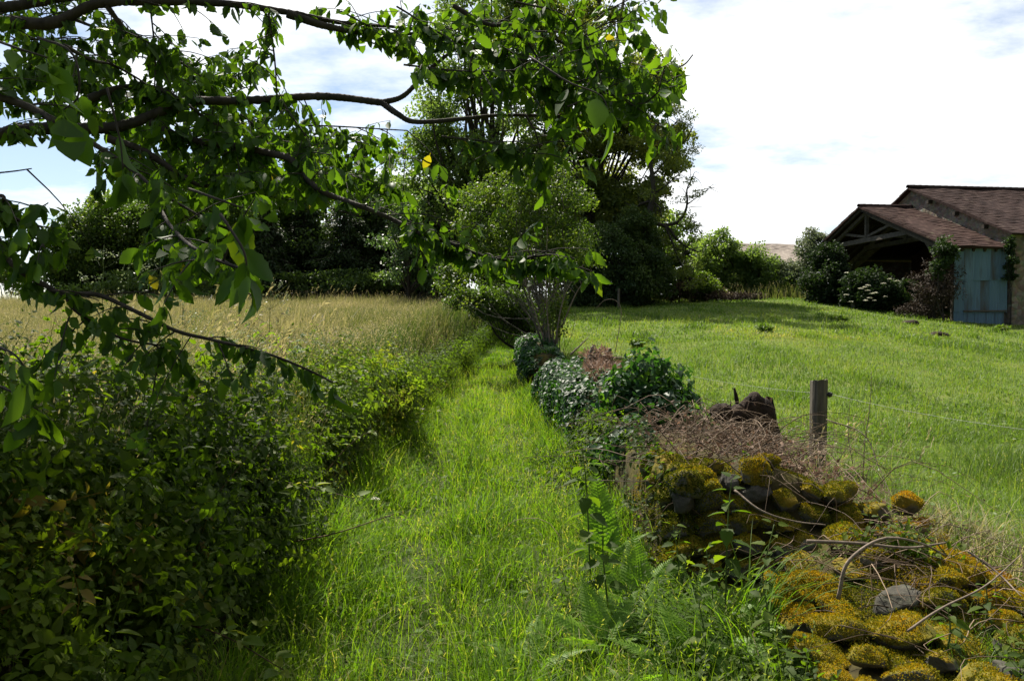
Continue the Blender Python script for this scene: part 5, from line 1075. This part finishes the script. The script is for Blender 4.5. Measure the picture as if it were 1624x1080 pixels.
# half bare pine at the edge of the tall trees
def bare_pine():
    d = 41.5; b0 = W(1030, 480, d); t = thing('bare_pine', 'half bare crooked pine leaning out from the tall trees against the white sky', 'tree', (b0[0], d, float(height(b0[0], d)))); b = Acc(); lim = []
    def L_(pts, r0, r1): P = spline([W(x, y, d + dd) for x, y, dd in pts], 18); P += .05 * np.stack([noise(P[:, 0], P[:, 1], P[:, 2] + 5 * k, 1.2) for k in range(3)], -1); b.tube(P, np.linspace(r0, r1, 18), 6); lim.append(P)
    L_([(1022, 470, 0), (1022, 400, 0), (1027, 349, 0), (1034, 320, 0), (1036, 290, 0), (1030, 240, 0), (1040, 200, 0)], .24, .07); b.obj('trunk', M['bark'], t); b = Acc()
    L_([(1028, 352, 0), (1050, 356, .3), (1071, 353, .5), (1085, 340, .5), (1090, 320, .4), (1089, 300, .3), (1098, 280, .3)], .11, .03)
    L_([(1046, 355, .3), (1062, 363, .2), (1071, 377, .1), (1090, 391, 0), (1109, 400, 0)], .09, .03); L_([(1055, 360, .2), (1068, 390, 0), (1082, 425, -.2), (1090, 450, -.3)], .06, .02)
    L_([(1035, 318, 0), (1015, 325, .3), (1000, 338, .5)], .08, .03); L_([(1036, 320, 0), (1046, 330, -.3), (1050, 345, -.5)], .05, .02); L_([(1034, 310, 0), (1060, 290, .4), (1085, 270, .8)], .06, .02)
    L_([(1034, 280, 0), (1060, 250, .2), (1085, 225, .3), (1100, 200, .4)], .06, .02); L_([(1036, 250, 0), (1055, 215, -.2), (1075, 190, -.3)], .05, .02); L_([(1090, 325, .4), (1110, 310, .4), (1128, 296, .4)], .03, .01)
    L_([(1071, 353, .5), (1090, 362, .7), (1105, 352, .8)], .04, .015)
    lm = list(lim)
    for P in lm:
        for k in range(13):
            o = P[rng.integers(5, 18)]; dv = np.array([rng.normal(), rng.normal() * .6, rng.normal() * .7 + .1]); e_ = o + nrm(dv) * rng.uniform(.4, 1.3); b.tube(spline([o, (o + e_) / 2 + rng.normal(size=3) * .08, e_], 6), np.linspace(.02, .006, 6), 4); lim.append(np.array([o, (o + e_) / 2, e_]))
    b.obj('limb', M['bark'], t)
    a = Acc(); cl = [(1075, 215, .8, 150), (1090, 235, .7, 130), (1060, 235, .8, 150), (1090, 190, .6, 120), (1070, 180, .7, 150), (1055, 260, .6, 100), (1092, 345, .55, 110), (1098, 325, .5, 90), (1102, 360, .5, 90), (1100, 300, .4, 60), (1050, 300, .5, 60), (1020, 300, .7, 120), (1010, 335, .6, 90), (1075, 400, .6, 120), (1095, 415, .6, 120), (1060, 380, .5, 90), (1085, 440, .6, 110), (1085, 262, .5, 70), (1080, 330, .4, 40)]
    for px, py, r, k in cl:
        for _ in range(3):
            c = W(px + rng.normal() * 9, py + rng.normal() * 9, d + rng.normal() * .5); dd = rdir(k); O = c + dd * (r * .75 * rng.random(k) ** .5)[:, None] * [1, 1, .6]; X, Y, Z = frames(nrm(dd + rng.normal(size=(k, 3)) * .7 - [0, 0, .3]), rdir(k)); s = rng.uniform(.08, .17, k)[:, None]; a.inst(T_far, O, X * s * .7, Y * s, Z * s, np.clip(rng.normal(.35, .15, k), 0, 1))
    a.obj('crown', M['oakwarm'], t)
bare_pine()
# shrubs between the tall trees and the barn
S_ = 'shrubs between the tall trees and the barn'
tree('hawthorn_bush', 'high round dark green shrub in the gap below the far roof', 'bush', 48, [(1145, 415, 52, 52, .6), (1120, 440, 45, 35, .2), (1175, 440, 38, 38, .2)], 110, 190, .16, 'oak', 1145, .08, (.4, .75), trunks=3, spread=.6, tint=.55, group=S_, limbs=24)
tree('hawthorn_bush', 'lower dark green shrub under the pale roof', 'bush', 47, [(1215, 440, 42, 34, .7), (1200, 415, 30, 24, .3)], 70, 190, .15, 'oak', 1212, .07, (.4, .7), trunks=3, spread=.5, tint=.5, group=S_, limbs=20)
tree('alder_bush', 'yellowish leafy shrub behind the hanging pine branch', 'bush', 52, [(1075, 420, 42, 40, .6), (1100, 400, 25, 25, .4)], 60, 160, .16, 'hazel', 1085, .07, (.4, .7), trunks=3, spread=.5, tint=.5, group=S_, limbs=20)
tree('bramble_bush', 'low bright green bush below the bare pine', 'bush', 44, [(1095, 452, 38, 24, .7), (1120, 460, 28, 14, .3)], 50, 190, .13, 'hazel', 1095, .05, (.3, .55), trunks=3, spread=.4, tint=.65, group=S_, limbs=12)
tree('dead_bush', 'brown dead bramble heap in front of the shrubs', 'bush', 43.5, [(1165, 473, 45, 13, .7), (1075, 465, 22, 18, .3)], 46, 190, .14, 'dead', 1165, .03, (.25, .45), T=T_needle, trunks=3, spread=.4, tint=.2, group=S_, limbs=16)
tree('willow_bush', 'silvery willow shrub shining between the dark shrub and the barn', 'bush', 47, [(1262, 440, 26, 36, .7), (1250, 455, 25, 20, .3)], 50, 150, .14, 'willow', 1262, .06, (.35, .6), trunks=3, spread=.4, tint=.35, group=S_, limbs=20)
tree('willow_tree', 'loose grey green willow standing against the sky at the barn eave', 'tree', 46.5, [(1296, 395, 32, 32, .6), (1280, 420, 26, 30, .2), (1322, 400, 20, 25, .2)], 62, 120, .13, 'willow', 1300, .08, (.3, .55), trunks=3, spread=.5, tint=.3, group=S_, limbs=34)
tree('thorn_bush', 'dark green bush filling the far side of the barn mouth', 'bush', 40.5, [(1322, 445, 44, 40, .65), (1345, 468, 50, 20, .2), (1308, 408, 24, 22, .15)], 100, 200, .13, 'shade_leaf', 1330, .07, (.35, .65), trunks=3, spread=.5, tint=.15, group=S_, limbs=20)
tree('elder_bush', 'broad elder bush in front of the barn mouth dotted with white flower heads', 'bush', 38, [(1395, 464, 58, 24, .6), (1425, 480, 55, 16, .25), (1375, 445, 36, 16, .15)], 100, 190, .14, 'shade_leaf', 1400, .06, (.3, .6), trunks=4, spread=.5, tint=.2, group=S_, limbs=20)
pts = []
for px, py in ((1365, 457), (1371, 455), (1376, 460), (1382, 465), (1388, 464), (1379, 472), (1373, 476), (1387, 476), (1401, 449), (1411, 442), (1423, 445), (1404, 470), (1342, 467), (1349, 478), (1343, 432), (1376, 452)):
    c = W(px, py, 36.4 + rng.uniform(-.2, .2)); pts.append((c[0], c[1], c[2]))
umbels('elder_flower', 'flat white elder flower head on the bush before the barn mouth', pts, .11, .2, 'elder flower heads')
tree('vine_heap', 'brown leafless creeper heaped against the tin sided corner of the barn', 'creeper', 35.2, [(1478, 465, 34, 40, .6), (1498, 440, 16, 45, .3), (1460, 490, 40, 14, .1)], 60, 110, .13, 'dead', 1480, .04, (.3, .55), T=T_needle, trunks=3, spread=.4, tint=.0, limbs=60, limb_r=.018, tvar=.05)
tree('ivy_vine', 'green ivy climbing the barn corner post up to the eave', 'ivy', 34.6, [(1497, 398, 15, 20, .5), (1508, 392, 9, 9, .2), (1488, 425, 8, 18, .3)], 26, 90, .13, 'shade_leaf', 1500, .04, (.2, .34), trunks=2, spread=.2, tint=.45, limbs=12, limb_r=.015)
tree('ivy_vine', 'dark ivy strip growing up the stone barn beside the tin', 'ivy', 34.9, [(1603, 402, 4, 26, .7), (1602, 440, 3, 18, .3)], 20, 90, .11, 'shade_leaf', 1602, .03, (.12, .22), trunks=1, tint=.35, limbs=6, limb_r=.01)
# scattered weeds and molehills in the pasture
for q, (lb, px, py, d) in enumerate((('fresh dark molehill in the grass below the barn', 1443, 522, 31), ('second molehill nearer the fence in the pasture', 1489, 536, 27))):
    c = W(px, py, d); z = float(height(c[0], c[1])); V = ICO2[0] * [.34, .3, .16]; V = V * (1 + .16 * noise(V[:, 0] * 4 + q, V[:, 1] * 4, V[:, 2] * 4, 3))[:, None] + [c[0], c[1], z]
    a = Acc(); a.add(V, ICO2[1]); tag(a.obj('molehill', M['rot']), lb, 'molehill', 'molehills in the pasture')
for lb, px, d in (('rough nettle tuft in the pasture under the barn door', 1590, 30), ('dark weed tuft in the middle of the pasture', 1215, 25), ('weed tuft below the far leaning post', 1330, 30), ('weed tuft near the hooped stalk', 1010, 22)):
    x_ = (px - CX) / F * d; bush('weed_tuft', lb, 'weeds', (x_, d, float(height(x_, d)) + .12), (.34, .3, .12), 320, T_leaf4, 'pasture', (.07, .13), tint=.45, stems=0, lumps=7, group='weed tufts in the pasture')

# ------------------------------------------------------------------ the overhanging cherry tree
TRX, TRY = -4.15, 4.4
def cherry():
    zb = float(height(TRX, TRY)); t = thing('cherry_tree', 'overhanging cherry tree whose leafy boughs hang over the hedge and path', 'tree', (TRX, TRY, zb))
    b = Acc(); b.tube(spline([(TRX - .1, TRY, zb - .3), (TRX, TRY, zb + 1.2), (TRX + .12, TRY + .1, zb + 2.6), (TRX - .05, TRY + .3, zb + 4.6), (TRX + .2, TRY + .7, zb + 7.0)], 20), np.r_[.30, .24, .21, np.linspace(.20, .05, 17)], 12); b.obj('trunk', M['bark'], t)
    # boughs: (px, py, distance) way points, base radius, tip radius, lead-in from the trunk
    J = lambda z: (TRX + .05, TRY + .1, zb + z)
    Bd = []
    def L_(pts, r0, r1, root=None, leafy=1.0, n=None):
        r0 *= .85; r1 = min(r1, .0035) if r1 < .015 else r1
        P = [W(*q) for q in pts]
        if root is not None: P = [np.array(J(root))] + P
        P = spline(P, n or 8 * len(P)); P = P + .012 * np.stack([noise(P[:, 0], P[:, 1], P[:, 2] + 7 * k, 2.5) for k in range(3)], -1); Bd.append((P, r0, r1, leafy))
    L_([(-60, 70, 3.7), (0, 38, 3.6), (85, 40, 3.6), (157, 8, 3.6), (253, 4, 3.6), (367, 8, 3.65), (460, 21, 3.7), (540, 38, 3.8), (618, 44, 3.9), (700, 50, 4.0), (770, 30, 4.1)], .044, .012, 2.4, .8)
    L_([(455, 22, 3.7), (520, 44, 3.75), (600, 55, 3.8), (690, 56, 3.9), (730, 75, 3.9)], .026, .008)
    L_([(-80, 20, 3.9), (20, 8, 3.9), (130, -8, 3.9), (260, -30, 4.0)], .038, .02, 2.6, .6)
    L_([(-60, 232, 3.6), (0, 213, 3.5), (60, 206, 3.5), (160, 207, 3.55), (205, 200, 3.6), (255, 180, 3.6), (292, 163, 3.65), (330, 160, 3.65), (420, 157, 3.7), (520, 155, 3.75), (605, 162, 3.8)], .036, .016, 1.7, .8)
    L_([(605, 162, 3.8), (640, 150, 3.8), (680, 112, 3.8), (734, 70, 3.8), (779, 42, 3.8), (845, 8, 3.8)], .018, .008)
    L_([(605, 162, 3.8), (630, 180, 3.75), (660, 192, 3.75), (740, 187, 3.7), (800, 182, 3.7), (920, 181, 3.6), (975, 176, 3.55), (1040, 152, 3.5)], .019, .005)
    L_([(841, 178, 3.65), (911, 152, 3.6), (960, 136, 3.6), (1050, 115, 3.6), (1083, 105, 3.6), (1098, 88, 3.6)], .008, .003)
    L_([(835, 180, 3.65), (850, 205, 3.6), (858, 232, 3.6)], .006, .003)
    L_([(-60, 142, 3.2), (0, 155, 3.1), (51, 173, 3.1), (84, 191, 3.05), (111, 204, 3.05), (155, 231, 3.0), (191, 255, 3.0), (222, 278, 2.95), (251, 302, 2.9), (300, 330, 2.9), (338, 352, 2.85)], .024, .006, 1.9, .35)
    L_([(251, 302, 2.9), (262, 340, 2.8), (285, 372, 2.6), (305, 390, 2.4), (350, 412, 2.2), (385, 425, 2.1)], .010, .005)
    L_([(173, 224, 3.5), (222, 240, 3.5), (256, 260, 3.5), (289, 282, 3.5), (322, 297, 3.5), (356, 290, 3.5), (391, 275, 3.55), (411, 265, 3.6)], .022, .010)
    L_([(240, 197, 3.6), (289, 222, 3.6), (360, 233, 3.6), (420, 245, 3.6), (462, 256, 3.55), (484, 282, 3.5), (507, 304, 3.45), (533, 315, 3.45), (562, 324, 3.4), (595, 335, 3.4), (629, 349, 3.4), (673, 371, 3.35), (709, 382, 3.35), (766, 404, 3.3), (808, 411, 3.3), (850, 405, 3.25), (888, 402, 3.25), (910, 410, 3.25)], .024, .004, None, 1.9)
    L_([(840, 408, 3.27), (890, 418, 3.25), (920, 423, 3.25), (938, 429, 3.25)], .005, .003, None, 2.2)
    L_([(-60, 380, 2.95), (0, 401, 2.85), (33, 430, 2.8), (74, 453, 2.8), (104, 467, 2.8), (159, 469, 2.8), (222, 497, 2.8), (281, 527, 2.8), (333, 541, 2.8), (389, 554, 2.8), (444, 569, 2.8), (500, 592, 2.8), (528, 606, 2.8)], .016, .004, 1.2, .55)
    L_([(104, 467, 2.8), (122, 493, 2.8), (181, 530, 2.8), (222, 543, 2.8), (274, 551, 2.8)], .008, .003, None, .8)
    L_([(-40, 318, 3.0), (0, 333, 2.9), (33, 351, 2.9), (60, 371, 2.9), (73, 398, 2.85)], .010, .004, 1.5, .9); L_([(-30, 278, 2.9), (20, 272, 2.8), (52, 267, 2.8)], .004, .002, None, .8)
    L_([(33, 351, 2.9), (52, 335, 2.85), (78, 322, 2.8)], .004, .002, None, .7)
    L_([(169, 12, 3.6), (200, 51, 3.65), (244, 76, 3.7), (284, 100, 3.75), (330, 130, 3.8)], .016, .006); L_([(120, 36, 3.6), (156, 49, 3.7), (222, 67, 3.8), (290, 90, 4.0)], .009, .004)
    L_([(100, 75, 3.3), (142, 98, 3.4), (178, 107, 3.5), (211, 124, 3.55), (242, 143, 3.6)], .011, .006); L_([(140, 160, 3.55), (189, 144, 3.6), (244, 143, 3.6), (289, 163, 3.6), (320, 185, 3.6), (351, 207, 3.6)], .024, .010)
    L_([(240, 20, 3.6), (246, 90, 3.6), (245, 145, 3.6)], .005, .004, None, .8); L_([(427, 22, 3.65), (436, 95, 3.65), (440, 155, 3.65)], .006, .003, None, .8); L_([(447, 160, 3.65), (470, 195, 3.6), (491, 222, 3.6)], .006, .003); L_([(480, 200, 3.9), (570, 203, 3.9), (645, 206, 3.9)], .005, .003)
    L_([(720, 8, 3.65), (774, 35, 3.65), (814, 38, 3.65), (868, 56, 3.65), (903, 72, 3.65), (960, 100, 3.6)], .014, .005); L_([(795, 43, 3.65), (833, 62, 3.65), (857, 99, 3.65), (870, 150, 3.6)], .009, .004); L_([(880, 90, 4.1), (957, 38, 4.1), (1000, 32, 4.1), (1048, 14, 4.1)], .006, .002, None, .25); L_([(930, 50, 4.1), (960, 18, 4.1), (1000, -4, 4.1)], .006, .003, None, .3)
    # boughs further into the crown
    far_ = [[(-20, 140, 4.2), (60, 120, 4.2), (140, 125, 4.2)], [(20, 60, 4.9), (130, 130, 4.9), (260, 175, 4.9)], [(230, 300, 4.2), (330, 270, 4.2), (420, 225, 4.2)], [(120, 240, 4.0), (230, 260, 4.0), (330, 250, 4.0)], [(250, 110, 4.6), (330, 150, 4.6), (410, 190, 4.6)], [(380, 180, 4.4), (460, 235, 4.4), (560, 250, 4.4)], [(-20, 115, 4.8), (100, 95, 4.8), (200, 88, 4.9), (330, 118, 5.0)], [(150, 264, 4.65), (220, 262, 4.7), (300, 258, 4.8), (450, 240, 4.9), (570, 214, 5.0)], [(280, 190, 4.6), (450, 205, 4.7), (560, 225, 4.7), (640, 245, 4.6)], [(300, 135, 4.5), (350, 118, 4.5), (420, 108, 4.5)], [(540, 20, 4.6), (640, 70, 4.6), (700, 105, 4.6), (770, 150, 4.5)], [(630, 10, 4.4), (720, 60, 4.4), (830, 95, 4.4), (900, 130, 4.3), (985, 100, 4.2)], [(690, 125, 4.5), (780, 140, 4.5), (850, 130, 4.4), (950, 75, 4.3)], [(420, 310, 4.3), (500, 325, 4.3), (575, 345, 4.3)], [(820, 0, 4.3), (900, 25, 4.3), (935, 80, 4.2)], [(-20, 175, 4.9), (120, 165, 4.9), (250, 215, 5.0), (380, 300, 5.0)], [(180, 300, 4.6), (300, 300, 4.6), (420, 290, 4.6), (520, 290, 4.6)], [(0, 62, 4.4), (110, 60, 4.4), (190, 70, 4.5)], [(330, 240, 4.4), (430, 268, 4.4), (560, 280, 4.4), (640, 300, 4.3)], [(900, 170, 4.0), (960, 150, 4.0), (1020, 165, 4.0), (1060, 130, 4.0)], [(640, 100, 4.2), (760, 110, 4.2), (880, 110, 4.1)], [(-20, 30, 4.6), (160, 20, 4.7), (220, 60, 4.8)], [(700, 215, 4.2), (780, 225, 4.2), (850, 250, 4.1)]]
    for q in far_:
        if min(e_[0] for e_ in q) > 530: q = [(e_[0], e_[1], e_[2] - .85) for e_ in q]
        L_(q, .0055, .002, None, 1.35)
    # hanging near sprays (big leaves close to the eye)
    near = [([(-20, 60, 1.75), (30, 78, 1.7), (75, 92, 1.7)], 3), ([(60, 60, 2.0), (115, 85, 1.95), (125, 150, 1.95), (100, 175, 1.95)], 3), ([(300, 300, 1.9), (350, 318, 1.85), (385, 330, 1.85)], 2), ([(350, 340, 1.75), (385, 395, 1.7), (392, 430, 1.7)], 3), ([(-30, 600, 2.1), (20, 622, 2.05), (60, 650, 2.05)], 4), ([(840, 90, 2.5), (900, 130, 2.4), (950, 150, 2.4), (965, 175, 2.4)], 3), ([(-20, 545, 2.1), (20, 560, 2.0), (45, 590, 2.0)], 4), ([(170, 140, 2.2), (190, 220, 2.2), (195, 270, 2.2)], 2)]
    b = Acc(); tw = Acc(); lf = Acc(); O, AX, S, TN = [], [], [], []
    holes = [(495, 90, 62, 42), (545, 118, 50, 28), (490, 60, 40, 25), (55, 285, 62, 34), (95, 300, 40, 40), (210, 28, 42, 16), (300, 35, 60, 16), (400, 38, 22, 14), (215, 100, 18, 12), (360, 160, 1, 1), (20, 240, 30, 16), (585, 185, 30, 16), (640, 265, 20, 14), (665, 70, 10, 10), (600, 10, 10, 8), (105, 250, 40, 18), (560, 230, 14, 10), (440, 255, 10, 8)]
    def ok(p):
        px, py = proj(p[None]); px, py = px[0], py[0]
        if p[2] > 2.35:
            g_ = p - SUND * (p[2] - 1.95) / SUND[2]
            if -.6 < g_[0] < .4 and 3.05 < g_[1] < 3.5: return False
        if -80 < px < 1700 and py > -40:
            for hx, hy, rx, ry in holes:
                if ((px - hx) / rx) ** 2 + ((py - hy) / ry) ** 2 < 1: return False
            if px > 1085 or (py > 455 and px > 545): return False
            if 395 < py and 410 < px < 640 and py < 545: return False
            if py > 330 and px < 640 and p[1] > 3.1: return False
            if px > 960 and py > 250: return False
        return True
    def leafset(o, dv, k, size=.105, low=.8):
        for _ in range(k):
            az = rng.uniform(0, 6.28); ax = nrm(np.array([math.cos(az), math.sin(az), 0]) * rng.uniform(.25, .85) + dv * .25 + np.array([0, 0, -low * rng.uniform(.5, 1.3)])); s = size * rng.uniform(.5, 1.3); st = o + ax * s * .22
            if ok(st + ax * s * .5): O.append(st); AX.append(ax); S.append(s); TN.append(np.clip(rng.normal(.42, .2), 0, .88) if rng.random() > .003 else 1.0)
    def twig(o, dv, L__, k, size):
        e_ = o + dv * L__ + np.array([0, 0, -.25 * L__ * L__]); P = spline([o, o + dv * L__ * .5 + [0, 0, .03 * L__], e_], 7)
        if not ok(e_): return
        tw.tube(P, np.linspace(.0032, .0014, 7), 4, cap=False)
        for f in np.linspace(.3, 1, k): leafset(P[int(f * 6)], dv, 3 if f > .95 else 2, size)
    for P, r0, r1, leafy in Bd:
        Q = spline(P, 3 * len(P)); kn = rng.normal(size=len(Q)) * .05 + .09 * np.maximum(0, rng.normal(size=len(Q)) - 1.2); b.tube(Q, np.linspace(r0 ** .7, r1 ** .7, len(Q)) ** (1 / .7) * (1 + kn), 8); seg = np.linalg.norm(np.diff(P, axis=0), axis=1); cum = np.r_[0, np.cumsum(seg)]; tot = cum[-1]; rr = np.linspace(r0, r1, len(P))
        for d_ in np.arange(.05, tot, .028 / max(leafy, .05)):
            i = min(np.searchsorted(cum, d_), len(P) - 1); o = P[i]
            if rr[i] > .022 and rng.random() < .6: continue
            tg = nrm(P[min(i + 1, len(P) - 1)] - P[max(i - 1, 0)]); dv = nrm(rng.normal(size=3) * [1, 1, .6] + tg * .8 + [0, 0, -.1])
            if rng.random() < .60: twig(o, dv, rng.uniform(.08, .34), rng.integers(3, 7), .067)
            else: leafset(o, dv, rng.integers(3, 7), .067)
        leafset(P[-1], nrm(P[-1] - P[-3]), 4, .09)
    for pts, k in near:
        P = spline([W(*q) for q in pts], 12); b.tube(P, np.linspace(.0038, .002, 12), 5)
        for f in np.linspace(.4, 1, k): leafset(P[int(f * 11)], nrm(P[-1] - P[0]), 1, .10, 1.2)
        leafset(P[-1], nrm(P[-1] - P[0]), 3, .10, 1.2)
    b.obj('bough', M['bark'], t); tw.obj('twig', M['bark'], t)
    O, AX, S, TN = np.array(O), np.array(AX), np.array(S), np.array(TN); n = len(O); X, Y, Z = frames(AX, nrm(rng.normal(size=(n, 3)) * .8 + [0, 0, .9])); s = S[:, None]
    kind = rng.integers(0, 4, n)
    for q in range(4):
        m = kind == q; lf.inst(T_cherries[q], O[m], (X * s * rng.uniform(.8, 1.2, (n, 1)))[m], (Y * s)[m], (Z * s * rng.uniform(.3, 1.5, (n, 1)))[m], TN[m])
    # the rest of the crown, above the picture: it throws the shade on the hedge
    ub = Acc(); K = 470; cc = []
    while len(cc) < K:
        d3 = rdir(1)[0] * rng.random() ** .4; p_ = np.array([-3.75, 4.75, 7.3]) + d3 * [2.6, 3.4, 2.3]; px, py = proj(p_[None] + [[0, 0, -.45]])
        g_ = p_ - SUND * (p_[2] - 1.9) / SUND[2]                          # where its shade falls at bough height
        if g_[0] > -1.15 and 2.2 < g_[1] < 4.6: continue
        if p_[1] < .5 or (py[0] < -15): cc.append(p_)
    cc = np.array(cc); per = 34; n = K * per; ci = np.repeat(np.arange(K), per); dd = rdir(n); Oc = cc[ci] + dd * (.52 * rng.random(n) ** .4)[:, None] * [1, 1, .8]
    ax = nrm(rng.normal(size=(n, 3)) * .6 + [0, 0, -.7]); X, Y, Z = frames(ax, nrm(rng.normal(size=(n, 3)) * .7 + [0, 0, .9])); s = rng.uniform(.09, .13, n)[:, None]; lf.inst(T_leaf4, Oc, X * s, Y * s, Z * s, np.clip(rng.normal(.42, .2, n), 0, 1))
    for q in rng.choice(K, 60, replace=False):
        o = np.array([TRX + .05, TRY + .3 + .1 * rng.normal(), zb + rng.uniform(2.8, 6)]); ub.tube(spline([o, (o + cc[q]) / 2 + rng.normal(size=3) * .2, cc[q]], 9), np.linspace(.045, .01, 9), 5)
    ub.obj('upper_bough', M['bark'], t); lf.obj('foliage', M['cherry'], t)
cherry()
